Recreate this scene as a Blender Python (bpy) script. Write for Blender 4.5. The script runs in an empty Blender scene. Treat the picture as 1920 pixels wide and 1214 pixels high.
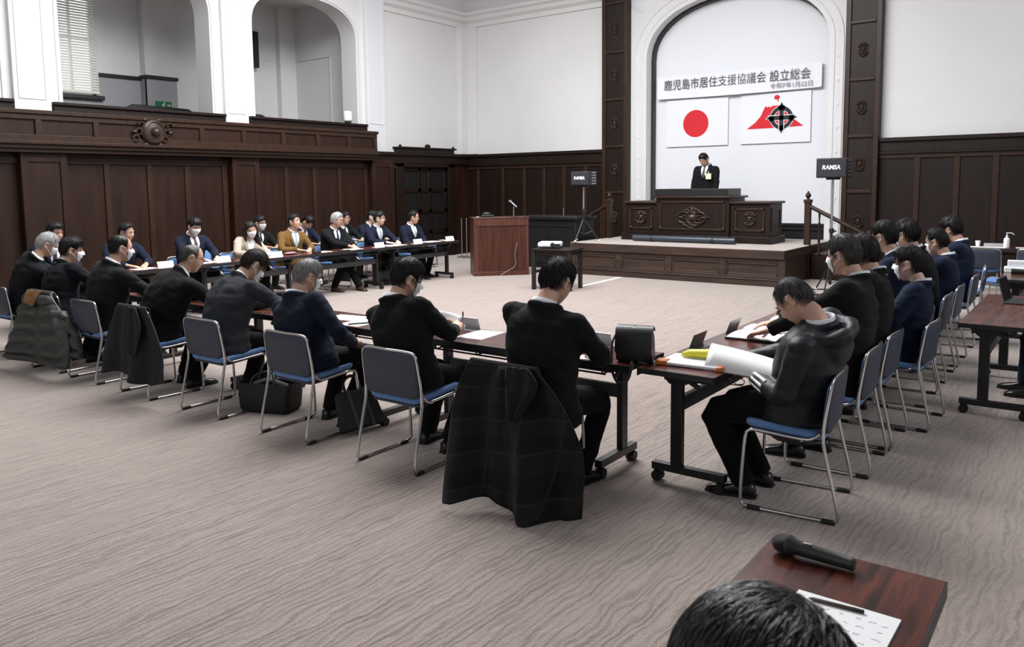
import bpy, bmesh, math, random
import numpy as np
from mathutils import Vector, Matrix, noise as mnoise
from mathutils.bvhtree import BVHTree

random.seed(7)
SC = bpy.context.scene
COL = SC.collection
PI = math.pi

# ------------------------------------------------------------------ camera
FPX, PCX, PCY = 1498.4, 953.0, 496.7          # focal length and principal point, 1920x1214 frame
PITCH, YAW, ROLL = 0.0995, -0.6443, -0.0111
def _camera():
    cy, sy, cp, sp = math.cos(YAW), math.sin(YAW), math.cos(PITCH), math.sin(PITCH)
    f = Vector((sy*cp, cy*cp, -sp)); r = Vector((cy, -sy, 0)); u = r.cross(f)
    c, s = math.cos(ROLL), math.sin(ROLL)
    r2 = c*r + s*u; u2 = -s*r + c*u
    cam = bpy.data.cameras.new('camera'); o = bpy.data.objects.new('camera', cam); COL.objects.link(o)
    m = Matrix((r2, u2, -f)).transposed().to_4x4(); m.translation = (0, 0, 1.72)
    o.matrix_world = m
    cam.sensor_fit = 'HORIZONTAL'; cam.sensor_width = 36.0; cam.lens = 36.0*FPX/1920
    cam.shift_x = (960-PCX)/1920; cam.shift_y = -(607-PCY)/1920
    cam.clip_start = 0.05; cam.clip_end = 200
    cam.dof.use_dof = True; cam.dof.focus_distance = 5.5; cam.dof.aperture_fstop = 9.0
    SC.camera = o
_camera()

# ------------------------------------------------------------------ world, lights, exposure
W = bpy.data.worlds.new('world'); SC.world = W; W.use_nodes = True
W.node_tree.nodes['Background'].inputs[0].default_value = (0.90, 0.95, 1.0, 1)
W.node_tree.nodes['Background'].inputs[1].default_value = 0.28
def area(name, loc, target, sx, sy, power, col=(1, 1, 1), spread=180):
    l = bpy.data.lights.new(name, 'AREA'); l.shape = 'RECTANGLE'; l.size = sx; l.size_y = sy
    l.energy = power; l.color = col; l.spread = math.radians(spread)
    o = bpy.data.objects.new(name, l); COL.objects.link(o); o.location = loc
    o.rotation_euler = (Vector(target)-Vector(loc)).to_track_quat('-Z', 'Y').to_euler()
    return o
area('ceiling_skylight', (-6.8, 7.9, 7.0), (-6.8, 7.9, 0), 6.2, 6.8, 1800, (0.97, 0.985, 1.0))
area('right_windows_daylight', (4.4, 8.0, 4.6), (-6, 9, 2.4), 9.0, 3.0, 170, (0.88, 0.94, 1.0))
area('rear_fill_light', (-7.0, -5.5, 4.2), (-7, 6, 2.0), 10.0, 3.0, 110, (0.88, 0.94, 1.0))  # unseen fill from behind the camera, added to brighten the near floor
SC.view_settings.view_transform = 'Standard'
SC.view_settings.look = 'None'
SC.view_settings.gamma = 1.0
SC.view_settings.use_curve_mapping = False
SC.view_settings.exposure = 0.04
try:
    SC.cycles.use_denoising = True
    SC.cycles.max_bounces = 8; SC.cycles.diffuse_bounces = 4; SC.cycles.glossy_bounces = 3
    SC.cycles.sample_clamp_indirect = 6.0
except Exception:
    pass

# ------------------------------------------------------------------ materials
def srgb(r, g, b):
    return tuple(((c/255)/12.92 if c <= 10 else (((c/255)+0.055)/1.055)**2.4) for c in (r, g, b))
MATS = {}
def mat(name, col, rough=0.6, metal=0.0, spec=0.5, sheen=0.0, bump=None, vary=None, emit=None, coat=0.0, aniso=None):
    """bump=(scale, strength[, stretch xyz]); vary=(scale, amount[, stretch xyz]) multiplies the colour by a noise."""
    if name in MATS: return MATS[name]
    m = bpy.data.materials.new(name); m.use_nodes = True; MATS[name] = m
    nt = m.node_tree; N = nt.nodes; L = nt.links; b = N['Principled BSDF']
    b.inputs['Base Color'].default_value = (*col, 1); b.inputs['Roughness'].default_value = rough
    b.inputs['Metallic'].default_value = metal; b.inputs['Specular IOR Level'].default_value = spec
    b.inputs['Sheen Weight'].default_value = sheen
    b.inputs['Sheen Roughness'].default_value = 0.45
    b.inputs['Coat Weight'].default_value = coat
    if bump or vary:
        tc = N.new('ShaderNodeTexCoord')
        def tex(scale, st, detail=4):
            mp = N.new('ShaderNodeMapping'); L.new(tc.outputs['Object'], mp.inputs[0]); mp.inputs['Scale'].default_value = st
            t = N.new('ShaderNodeTexNoise'); t.inputs['Scale'].default_value = scale; t.inputs['Detail'].default_value = detail
            L.new(mp.outputs[0], t.inputs['Vector']); return t
        if vary:
            t = tex(vary[0], vary[2] if len(vary) > 2 else (1, 1, 1), 6)
            rp = N.new('ShaderNodeMapRange'); L.new(t.outputs['Fac'], rp.inputs[0])
            rp.inputs[1].default_value = 0.3; rp.inputs[2].default_value = 0.7
            rp.inputs[3].default_value = 1-vary[1]; rp.inputs[4].default_value = 1+vary[1]
            mx = N.new('ShaderNodeVectorMath'); mx.operation = 'SCALE'; mx.inputs[0].default_value = col
            L.new(rp.outputs[0], mx.inputs['Scale']); L.new(mx.outputs[0], b.inputs['Base Color'])
        if bump:
            t = tex(bump[0], bump[2] if len(bump) > 2 else (1, 1, 1))
            bp = N.new('ShaderNodeBump'); bp.inputs['Strength'].default_value = bump[1]; bp.inputs['Distance'].default_value = 0.01
            L.new(t.outputs['Fac'], bp.inputs['Height']); L.new(bp.outputs[0], b.inputs['Normal'])
    if emit:
        b.inputs['Emission Color'].default_value = (*emit[0], 1); b.inputs['Emission Strength'].default_value = emit[1]
    return m

plaster   = mat('white_plaster', (0.69, 0.68, 0.675), 0.75, vary=(0.8, 0.03), bump=(60, 0.03))
plaster_w = mat('white_plaster_trim', (0.69, 0.697, 0.72), 0.6)
screenm   = mat('white_screen', (0.735, 0.745, 0.78), 0.7)
ceilm     = mat('ceiling_plaster', (0.72, 0.70, 0.69), 0.85)
greyplast = mat('grey_plaster', (0.33, 0.335, 0.35), 0.8)
oak       = mat('dark_oak', (0.0125, 0.0062, 0.0042), 0.45, spec=0.28, vary=(3.0, 0.28, (6, 6, 0.5)), bump=(14, 0.10, (6, 6, 0.4)))
oak_red   = mat('dark_oak_red', (0.0225, 0.0085, 0.0047), 0.45, spec=0.28, vary=(2.2, 0.30, (3, 3, 0.5)), bump=(14, 0.10, (6, 6, 0.4)))
oak_trim  = mat('dark_oak_moulding', (0.032, 0.0150, 0.0085), 0.40, spec=0.30, vary=(5, 0.25, (3, 3, 1)))
oak_stage = mat('brown_stage_oak', (0.043, 0.0255, 0.019), 0.5, spec=0.3, vary=(3, 0.30, (0.6, 6, 6)))
carved    = mat('carved_oak', (0.036, 0.020, 0.013), 0.33, spec=0.4)
blackw    = mat('black_wood', (0.010, 0.009, 0.009), 0.4)
lect_wood = mat('lectern_red_wood', (0.075, 0.024, 0.014), 0.38, vary=(3, 0.35, (8, 8, 0.6)))
chrome    = mat('chrome_tube', (0.60, 0.59, 0.58), 0.17, metal=1.0)
steel     = mat('brushed_steel', (0.42, 0.42, 0.43), 0.38, metal=0.85)
blackmet  = mat('black_metal', (0.012, 0.012, 0.013), 0.42)
blackpl   = mat('black_plastic', (0.010, 0.010, 0.011), 0.5)
rubber    = mat('black_rubber', (0.008, 0.008, 0.008), 0.6)
shellm    = mat('slate_chair_shell', (0.034, 0.042, 0.066), 0.55, bump=(240, 0.06))
bluefab   = mat('blue_chair_fabric', (0.11, 0.225, 0.46), 0.85, sheen=0.2, bump=(300, 0.12))
paperm    = mat('white_paper', (0.86, 0.86, 0.87), 0.8)
skin      = mat('skin', (0.56, 0.33, 0.235), 0.5, vary=(14, 0.08))
skin_p    = mat('skin_pale', (0.66, 0.43, 0.34), 0.5, vary=(14, 0.08))
lipm      = mat('lip_skin', (0.42, 0.18, 0.14), 0.45)
eyem      = mat('eye_dark', (0.02, 0.012, 0.01), 0.2)
maskm     = mat('white_face_mask', (0.84, 0.85, 0.86), 0.85)
shirtm    = mat('white_shirt', (0.80, 0.82, 0.86), 0.8)
shoem     = mat('black_shoe_leather', (0.009, 0.009, 0.010), 0.25)
shoe_br   = mat('brown_shoe_leather', (0.060, 0.028, 0.016), 0.25)
glassesm  = mat('dark_glasses_frame', (0.015, 0.012, 0.012), 0.3)
redm      = mat('red_flag_print', srgb(206, 24, 38), 0.7)
inkm      = mat('black_flag_print', srgb(22, 30, 34), 0.7)
textm     = mat('banner_ink', srgb(84, 84, 92), 0.7)
textl     = mat('banner_pale_ink', srgb(128, 130, 140), 0.7)
greenm    = mat('green_exit_sign', srgb(0, 104, 64), 0.5)
whitepl   = mat('white_plastic', (0.82, 0.83, 0.85), 0.4)

def hair_mat(name, col, var=0.5, rough=0.42):
    return mat(name, col, rough, spec=0.38, vary=(90, var, (1, 1, 0.25)), bump=(140, 0.35, (1, 1, 0.2)))
H_BLACK = hair_mat('black_hair', (0.0075, 0.0065, 0.0065))
H_GLOSS = mat('glossy_black_hair', (0.0085, 0.0075, 0.0075), 0.30, spec=0.9, vary=(90, 0.5, (1, 1, 0.25)))
H_DARK  = hair_mat('dark_brown_hair', (0.017, 0.012, 0.010))
H_SALT  = hair_mat('greying_dark_hair', (0.055, 0.050, 0.047), 0.7)
H_GREY  = hair_mat('grey_hair', (0.24, 0.235, 0.23), 0.45)
H_WHITE = hair_mat('silver_hair', (0.44, 0.44, 0.44), 0.4)

def suit(name, col, sheen=0.03):
    return mat(name, col, 0.85, sheen=sheen, spec=0.12, bump=(420, 0.10), vary=(9, 0.12)) if True else None
S_BLACK = suit('black_suit_cloth', (0.0078, 0.0082, 0.0098))
S_NAVY  = suit('navy_suit_cloth', (0.0100, 0.0135, 0.027))
S_NAVY2 = suit('dark_blue_suit_cloth', (0.0105, 0.0165, 0.036))
S_GREY  = suit('charcoal_grey_suit_cloth', (0.028, 0.030, 0.036))
S_WARM  = suit('warm_black_suit_cloth', (0.0120, 0.0112, 0.0108))
S_BROWN = suit('brown_jacket_cloth', (0.155, 0.082, 0.026))
S_BEIGE = suit('beige_jacket_cloth', (0.42, 0.35, 0.29))
T_BLACK = suit('black_trouser_cloth', (0.0055, 0.0056, 0.0062), 0.02)
NYLON   = mat('black_nylon', (0.008, 0.0095, 0.013), 0.5, spec=0.35, bump=(30, 0.3))

def carpet_material(name, col):
    m = bpy.data.materials.new(name); m.use_nodes = True
    nt = m.node_tree; N = nt.nodes; L = nt.links; b = N['Principled BSDF']
    b.inputs['Roughness'].default_value = 0.95; b.inputs['Specular IOR Level'].default_value = 0.15
    b.inputs['Sheen Weight'].default_value = 0.7; b.inputs['Sheen Roughness'].default_value = 0.55
    b.inputs['Sheen Tint'].default_value = (1.0, 0.94, 0.90, 1)
    g = N.new('ShaderNodeNewGeometry')
    # wandering ribs that run along the hall: wave over x, pushed about by noise
    mp = N.new('ShaderNodeMapping'); mp.inputs['Scale'].default_value = (1, 0.30, 1); mp.inputs['Rotation'].default_value = (0, 0, math.radians(3))
    L.new(g.outputs['Position'], mp.inputs[0])
    n1 = N.new('ShaderNodeTexNoise'); n1.inputs['Scale'].default_value = 14; n1.inputs['Detail'].default_value = 3
    L.new(mp.outputs[0], n1.inputs['Vector'])
    sub = N.new('ShaderNodeVectorMath'); sub.operation = 'SUBTRACT'; sub.inputs[1].default_value = (0.5, 0.5, 0.5)
    L.new(n1.outputs['Color'], sub.inputs[0])
    sc = N.new('ShaderNodeVectorMath'); sc.operation = 'SCALE'; sc.inputs['Scale'].default_value = 0.095
    L.new(sub.outputs[0], sc.inputs[0])
    ad = N.new('ShaderNodeVectorMath'); L.new(mp.outputs[0], ad.inputs[0]); L.new(sc.outputs[0], ad.inputs[1])
    wv = N.new('ShaderNodeTexWave'); wv.wave_type = 'BANDS'; wv.bands_direction = 'X'; wv.inputs['Scale'].default_value = 8.6
    wv.inputs['Distortion'].default_value = 2.6; wv.inputs['Detail'].default_value = 2; wv.inputs['Detail Scale'].default_value = 1.6
    L.new(ad.outputs[0], wv.inputs['Vector'])
    fz = N.new('ShaderNodeTexNoise'); fz.inputs['Scale'].default_value = 150; fz.inputs['Detail'].default_value = 3
    L.new(g.outputs['Position'], fz.inputs['Vector'])
    big = N.new('ShaderNodeTexNoise'); big.inputs['Scale'].default_value = 1.3; big.inputs['Detail'].default_value = 3
    L.new(g.outputs['Position'], big.inputs['Vector'])
    mp2 = N.new('ShaderNodeMapping'); mp2.inputs['Scale'].default_value = (1, 0.16, 1); L.new(ad.outputs[0], mp2.inputs[0])
    st = N.new('ShaderNodeTexNoise'); st.inputs['Scale'].default_value = 30; st.inputs['Detail'].default_value = 4; st.inputs['Roughness'].default_value = 0.6; L.new(mp2.outputs[0], st.inputs['Vector'])
    sr = N.new('ShaderNodeMapRange'); L.new(st.outputs['Fac'], sr.inputs[0]); sr.inputs[1].default_value = 0.34; sr.inputs[2].default_value = 0.66
    rib = N.new('ShaderNodeMix'); rib.data_type = 'FLOAT'; rib.inputs[0].default_value = 0.55; L.new(wv.outputs['Fac'], rib.inputs[2]); L.new(sr.outputs[0], rib.inputs[3])
    ramp = N.new('ShaderNodeValToRGB'); L.new(rib.outputs[0], ramp.inputs[0])
    e = ramp.color_ramp.elements
    e[0].position = 0.05; e[0].color = (*[c*0.60 for c in col], 1)
    e[1].position = 0.85; e[1].color = (*[c*1.22 for c in col], 1)
    md = e.new(0.42) if hasattr(e, 'new') else None
    if md: md.color = (*col, 1)
    mul = N.new('ShaderNodeMixRGB'); mul.blend_type = 'MULTIPLY'; mul.inputs[0].default_value = 1
    rg = N.new('ShaderNodeMapRange'); L.new(fz.outputs['Fac'], rg.inputs[0])
    rg.inputs[1].default_value = 0.3; rg.inputs[2].default_value = 0.7; rg.inputs[3].default_value = 0.66; rg.inputs[4].default_value = 1.34
    rb = N.new('ShaderNodeMapRange'); L.new(big.outputs['Fac'], rb.inputs[0]); rb.inputs[3].default_value = 0.92; rb.inputs[4].default_value = 1.08
    mm = N.new('ShaderNodeMath'); mm.operation = 'MULTIPLY'; L.new(rg.outputs[0], mm.inputs[0]); L.new(rb.outputs[0], mm.inputs[1])
    L.new(ramp.outputs[0], mul.inputs[1]); L.new(mm.outputs[0], mul.inputs[2]); L.new(mul.outputs[0], b.inputs['Base Color'])
    hs = N.new('ShaderNodeMath'); hs.operation = 'MULTIPLY_ADD'; L.new(fz.outputs['Fac'], hs.inputs[0]); hs.inputs[1].default_value = 0.6; L.new(rib.outputs[0], hs.inputs[2])
    bp = N.new('ShaderNodeBump'); bp.inputs['Strength'].default_value = 0.75; bp.inputs['Distance'].default_value = 0.012
    L.new(hs.outputs[0], bp.inputs['Height']); L.new(bp.outputs[0], b.inputs['Normal'])
    MATS[name] = m
    return m
carpet = carpet_material('brown_ribbed_carpet', (0.258, 0.198, 0.171))
carpet_stage = carpet_material('stage_carpet', (0.36, 0.29, 0.265))

def tabletop_material():
    m = bpy.data.materials.new('rosewood_table_top'); m.use_nodes = True
    nt = m.node_tree; N = nt.nodes; L = nt.links; b = N['Principled BSDF']
    b.inputs['Roughness'].default_value = 0.22; b.inputs['Specular IOR Level'].default_value = 0.5
    tc = N.new('ShaderNodeTexCoord'); mp = N.new('ShaderNodeMapping'); L.new(tc.outputs['Object'], mp.inputs[0])
    mp.inputs['Scale'].default_value = (1.0, 9, 9)
    t = N.new('ShaderNodeTexNoise'); t.inputs['Scale'].default_value = 3.2; t.inputs['Detail'].default_value = 7; t.inputs['Distortion'].default_value = 0.6
    L.new(mp.outputs[0], t.inputs['Vector'])
    r = N.new('ShaderNodeValToRGB'); L.new(t.outputs['Fac'], r.inputs[0])
    e = r.color_ramp.elements
    e[0].position = 0.33; e[0].color = (0.018, 0.006, 0.005, 1)
    e[1].position = 0.70; e[1].color = (0.150, 0.036, 0.020, 1)
    k = e.new(0.5); k.color = (0.075, 0.019, 0.013, 1)
    L.new(r.outputs[0], b.inputs['Base Color'])
    MATS['rosewood'] = m
    return m
rosewood = tabletop_material()

# ------------------------------------------------------------------ mesh helpers
class MB:
    def __init__(s): s.v = []; s.f = []
    def add(s, vs, fs):
        n = len(s.v); s.v += [tuple(v) for v in vs]; s.f += [tuple(i+n for i in f) for f in fs]; return s
    def box(s, c, d, rot=None):
        x, y, z = (k/2 for k in d); M = rot if rot else Matrix.Identity(3)
        vs = [Vector(c)+M @ Vector((sx*x, sy*y, sz*z)) for sz in (-1, 1) for sy in (-1, 1) for sx in (-1, 1)]
        return s.add(vs, [(0, 2, 3, 1), (4, 5, 7, 6), (0, 1, 5, 4), (2, 6, 7, 3), (0, 4, 6, 2), (1, 3, 7, 5)])
    def bx(s, x0, x1, y0, y1, z0, z1):
        return s.box(((x0+x1)/2, (y0+y1)/2, (z0+z1)/2), (abs(x1-x0), abs(y1-y0), abs(z1-z0)))
    def loft(s, rings, cap=True, closed=True):
        n = len(rings[0]); vs = [p for r in rings for p in r]; fs = []
        for i in range(len(rings)-1):
            for j in range(n if closed else n-1):
                a, b = i*n+j, i*n+(j+1) % n; fs.append((a, b, b+n, a+n))
        if cap and closed: fs.append(tuple(range(n-1, -1, -1))); fs.append(tuple((len(rings)-1)*n+j for j in range(n)))
        return s.add(vs, fs)
    def tube(s, path, r, n=8, closed=False, cap=True, flat=None):
        P = [Vector(p) for p in path]; m = len(P); rings = []
        rr = [float(q) for q in r] if isinstance(r, (list, tuple)) else [r]*m
        up = None
        for i in range(m):
            a = P[(i-1) % m] if (closed or i > 0) else P[i]; b = P[(i+1) % m] if (closed or i < m-1) else P[i]
            t = (b-a).normalized() if (b-a).length > 1e-9 else Vector((0, 0, 1))
            if up is None: up = Vector((0, 0, 1)) if abs(t.z) < 0.9 else Vector((1, 0, 0))
            x = t.cross(up); x = x.normalized() if x.length > 1e-6 else t.orthogonal().normalized()
            y = x.cross(t).normalized(); up = y
            fl = flat if flat else 1.0
            rings.append([P[i]+rr[i]*(math.cos(2*PI*k/n)*x+fl*math.sin(2*PI*k/n)*y) for k in range(n)])
        if closed:
            rings.append(rings[0]); return s.loft(rings, cap=False)
        return s.loft(rings, cap=cap)
    def lathe(s, c, prof, n=20, axis='z'):
        rings = []
        for r, h in prof:
            ring = []
            for k in range(n):
                a = 2*PI*k/n; p = (r*math.cos(a), r*math.sin(a), h)
                if axis == 'y': p = (p[0], p[2], p[1])
                if axis == 'x': p = (p[2], p[0], p[1])
                ring.append(Vector(c)+Vector(p))
            rings.append(ring)
        return s.loft(rings)
    def ell(s, c, r, n=12, m=8, rot=None):
        M = rot if rot else Matrix.Identity(3); c = Vector(c); rings = []
        for i in range(m+1):
            th = PI*(0.03+0.94*i/m)
            rings.append([c+M @ Vector((r[0]*math.sin(th)*math.cos(2*PI*k/n), r[1]*math.sin(th)*math.sin(2*PI*k/n), -r[2]*math.cos(th))) for k in range(n)])
        return s.loft(rings)
    def prism(s, pts, plane, d0, d1):
        """polygon in a plane ('xz','yz','xy') extruded from d0 to d1 along the third axis"""
        def mk(p, d): return {'xz': (p[0], d, p[1]), 'yz': (d, p[0], p[1]), 'xy': (p[0], p[1], d)}[plane]
        return s.loft([[mk(p, d0) for p in pts], [mk(p, d1) for p in pts]])
    def mesh(s, name):
        me = bpy.data.meshes.new(name); me.from_pydata([tuple(v) for v in s.v], [], s.f)
        bm = bmesh.new(); bm.from_mesh(me); bmesh.ops.recalc_face_normals(bm, faces=bm.faces); bm.to_mesh(me); bm.free()
        return me
    def obj(s, name, m, parent=None, smooth=35, bevel=0, loc=None, rz=0, matrix=None):
        return link(name, s.mesh(name), m, parent, smooth, bevel, loc, rz, matrix)

def link(name, me, m, parent=None, smooth=35, bevel=0, loc=None, rz=0, matrix=None):
    if isinstance(m, (list, tuple)):
        for k in m: me.materials.append(k)
    elif m: me.materials.append(m)
    if smooth:
        me.polygons.foreach_set('use_smooth', [True]*len(me.polygons))
        if smooth < 180: me.set_sharp_from_angle(angle=math.radians(smooth))
    o = bpy.data.objects.new(name, me); COL.objects.link(o)
    if parent: o.parent = parent
    if loc: o.location = loc
    if rz: o.rotation_euler = (0, 0, rz)
    if bevel:
        b = o.modifiers.new('bevel', 'BEVEL'); b.width = bevel; b.segments = 2; b.limit_method = 'ANGLE'
    return o
def tag(o, label=None, cat=None, group=None, kind=None):
    if label: o['label'] = label
    if cat: o['category'] = cat
    if group: o['group'] = group
    if kind: o['kind'] = kind
    return o
def thing(name, label, cat, loc=(0, 0, 0), rz=0, group=None):
    o = bpy.data.objects.new(name, None); COL.objects.link(o); o.location = loc; o.rotation_euler = (0, 0, rz)
    o.empty_display_size = 0.1
    return tag(o, label, cat, group)
def dup(root, loc, rz, label=None, group=None, cat=None):
    r = root.copy(); COL.objects.link(r); r.location = loc; r.rotation_euler = (0, 0, rz)
    if label: r['label'] = label
    if group: r['group'] = group
    for ch in list(root.children):
        c = ch.copy(); COL.objects.link(c); c.parent = r
        for g in ch.children:
            d = g.copy(); COL.objects.link(d); d.parent = c
    return r
def struct(name, mb, m, parent=None, **k):
    o = mb.obj(name, m, parent, **k)
    o['kind'] = 'structure'
    return o
def arc(cx, cy, rx, ry, a0, a1, n):
    return [(cx+rx*math.cos(a0+(a1-a0)*i/n), cy+ry*math.sin(a0+(a1-a0)*i/n)) for i in range(n+1)]
def smooth_path(pts, it=2):
    P = [Vector(p) for p in pts]
    for _ in range(it):
        Q = [P[0]]
        for a, b in zip(P[:-1], P[1:]): Q += [a*0.75+b*0.25, a*0.25+b*0.75]
        Q.append(P[-1]); P = Q
    return P
# ================================================================== the hall
XL, YF, ZC = -13.07, 15.8, 7.3
struct('floor', MB().bx(-17, 6, -7, 17, -0.2, 0), carpet)
struct('ceiling', MB().bx(-17, 6, -7, 17, ZC, ZC+0.2), ceilm)

def superarch(c, a, z0, b, n, k=24, cap=False):
    """points of an arch from the right springing over the top to the left springing"""
    out = []
    for i in range(k+1):
        t = PI*i/k; ct, st = math.cos(t), math.sin(t)
        out.append((c+a*math.copysign(abs(ct)**(2/n), ct), z0+b*abs(st)**(2/n)))
    return out

# ---- front wall with the arched stage recess
AX0, AX1, AZ, AB = -8.10, -4.33, 4.36, 1.16
AC, AA = (AX0+AX1)/2, (AX1-AX0)/2
arch = superarch(AC, AA, AZ, AB, 2.15)
wall_front = struct('wall_front', MB().prism([(6, 0), (6, ZC), (-17, ZC), (-17, 0), (AX0, 0)]+[(x, z) for x, z in reversed(arch)]+[(AX1, 0)], 'xz', YF, YF+0.38), plaster, smooth=0)
# white moulding that follows the arch, with small knobs on it
m = MB()
for off, r in ((0.10, 0.016), (0.26, 0.020)):
    path = [(AX1+off, YF, 0.62)]+[(x, YF, z) for x, z in superarch(AC, AA+off, AZ, AB+off, 2.15)]+[(AX0-off, YF, 0.62)]
    m.tube(path, r, 8)
struct('trim_1', m, plaster_w, smooth=60)
m = MB()
for i in range(9):
    for x in (AX0-0.18, AX1+0.18):
        z = 0.95+i*0.44
        m.ell((x, YF, z), (0.022, 0.010, 0.032)); m.ell((x-0.025, YF, z+0.025), (0.014, 0.008, 0.014)); m.ell((x+0.025, YF, z+0.025), (0.014, 0.008, 0.014))
m.lathe((-8.22, YF-0.012, 5.62), [(0.0, 0), (0.24, 0), (0.26, 0.012), (0.24, 0.02)], 28, 'y')
struct('trim_2', m, plaster_w)
# black lining of the recess, the white screen in it, its wooden sill
def ring(x0, x1, z0, b, w, ya, yb, zb):
    c, a = (x0+x1)/2, (x1-x0)/2
    o = [(x1, zb)]+superarch(c, a, z0, b, 2.15)+[(x0, zb)]
    i = [(x1-w, zb)]+superarch(c, a-w, z0, b-w, 2.15)+[(x0+w, zb)]
    mb = MB(); n = len(o)
    vs = [(p[0], y, p[1]) for y in (ya, yb) for q in (o, i) for p in q]
    fs = []
    for k in range(n-1):
        fs += [(k, k+1, n+k+1, n+k), (2*n+k, 3*n+k, 3*n+k+1, 2*n+k+1), (n+k, n+k+1, 3*n+k+1, 3*n+k), (k, 2*n+k, 2*n+k+1, k+1)]
    fs += [(0, n, 3*n, 2*n), (n-1, 3*n-1, 4*n-1, 2*n-1)]
    return mb.add(vs, fs)
struct('trim_3', ring(AX0, AX1, AZ, AB, 0.045, YF+0.24, YF+0.40, 0.6), blackpl)
struct('wall_stage', MB().bx(AX0-0.2, AX1+0.2, YF+0.385, YF+0.5, 0, 6.2), screenm)
m = MB(); m.bx(AX0, AX1, YF+0.20, YF+0.385, 0.60, 0.78); m.bx(AX0, AX1, YF+0.16, YF+0.385, 0.78, 0.83); m.bx(AX0, AX1, YF+0.22, YF+0.385, 0.86, 0.90)
struct('baseboard_stage', m, blackw)

# ---- carved wooden ornament, lying in an xz plane and facing -y
def ornament(mb, c, w, h, d=0.05):
    x, y, z = c
    mb.ell((x, y, z), (w*0.16, d*0.9, h*0.20)); mb.ell((x, y-d*0.4, z), (w*0.08, d*0.6, h*0.09))
    for sx in (-1, 1):
        mb.ell((x+sx*w*0.40, y, z), (w*0.12, d*0.5, h*0.06))
        for sz in (-1, 1):
            for a0, r in ((0, 0.20), (1, 0.13)):
                cx, cz = x+sx*w*(0.24-0.08*a0), z+sz*h*(0.17+0.16*a0)
                pts = [(cx+sx*w*r*math.cos(t)*(1-0.08*t), y-0.2*d, cz+sz*h*r*0.7*math.sin(t)*(1-0.08*t)) for t in [k*0.55 for k in range(11)]]
                mb.tube(pts, [d*0.42*(1-0.05*k) for k in range(11)], 6)
    for sz in (-1, 1):
        mb.ell((x, y, z+sz*h*0.40), (w*0.07, d*0.5, h*0.13))
        for sx in (-1, 1): mb.ell((x+sx*w*0.09, y, z+sz*h*0.33), (w*0.05, d*0.4, h*0.08))
    return mb

# ---- front wainscot, left and right of the stage
def wainscot_x(name, x0, x1, stiles, m_, mt):
    s = MB().bx(x0, x1, YF-0.045, YF, 0, 2.46)
    o = struct(name, s, m_)
    r = MB(); r.bx(x0, x1, YF-0.075, YF-0.045, 0, 0.24); r.bx(x0, x1, YF-0.075, YF-0.045, 2.12, 2.22)
    for sx in stiles: r.bx(sx-0.045, sx+0.045, YF-0.07, YF-0.045, 0.24, 2.12)
    k = r.obj('panel_stiles', mt, o, bevel=0.006); k['kind'] = 'structure'
    c = MB(); c.bx(x0, x1, YF-0.10, YF-0.045, 2.24, 2.42); c.bx(x0, x1, YF-0.15, YF, 2.42, 2.49); c.bx(x0, x1, YF-0.12, YF-0.045, 2.20, 2.24)
    k = c.obj('cornice', m_, o, bevel=0.006); k['kind'] = 'structure'
wainscot_x('wall_front_wainscot', XL, -9.09, (-12.75, -11.97, -11.32, -10.75, -10.18, -9.60), oak, oak_trim)
wainscot_x('wall_front_wainscot', -3.38, 6, (-2.75, -2.13, -1.55, -0.95, -0.35, 0.25, 0.85), oak, oak_trim)
for x0, x1 in ((-9.09, -8.47), (-3.99, -3.38)):
    o = struct('trim_4', MB().bx(x0, x1, YF-0.16, YF, 0, 6.0), oak)
    r = MB()
    for x in (x0+0.045, x1-0.045): r.bx(x-0.045, x+0.045, YF-0.19, YF-0.16, 0, 6.0)
    for z in (0.3, 1.53, 2.54, 3.56, 4.58, 5.62): r.bx(x0+0.09, x1-0.09, YF-0.195, YF-0.16, z-0.03, z+0.03)
    r.bx(x0-0.05, x1+0.05, YF-0.24, YF, 5.78, 5.95)
    k = r.obj('panel_stiles', oak_trim, o, bevel=0.008); k['kind'] = 'structure'
    for z in (0.98, 2.03, 3.05, 4.08, 5.09):
        k = ornament(MB(), ((x0+x1)/2, YF-0.165, z), 0.17, 0.27, 0.04).obj('carved_ornament', carved, o, smooth=60); k['kind'] = 'structure'
# white cornice high on the walls
m = MB(); prof = [(0, 5.62), (0.04, 5.62), (0.05, 5.72), (0.12, 5.78), (0.14, 5.86), (0.20, 5.90), (0.20, 5.97), (0, 5.97)]
m.prism([(YF-p[0], p[1]) for p in prof], 'yz', XL-0.08, -9.14); m.prism([(YF-p[0], p[1]) for p in prof], 'yz', -3.33, 6)
m.prism([(XL-0.08+p[0], p[1]) for p in prof], 'xz', 12.9, YF)
struct('trim_5', m, plaster)
m = MB(); m.bx(XL-0.1, XL+0.05, YF-0.34, YF, 2.5, 5.62); m.bx(XL-0.1, XL+0.30, YF-0.07, YF, 2.5, 5.62); struct('trim_6', m, plaster, bevel=0.01)

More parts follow.
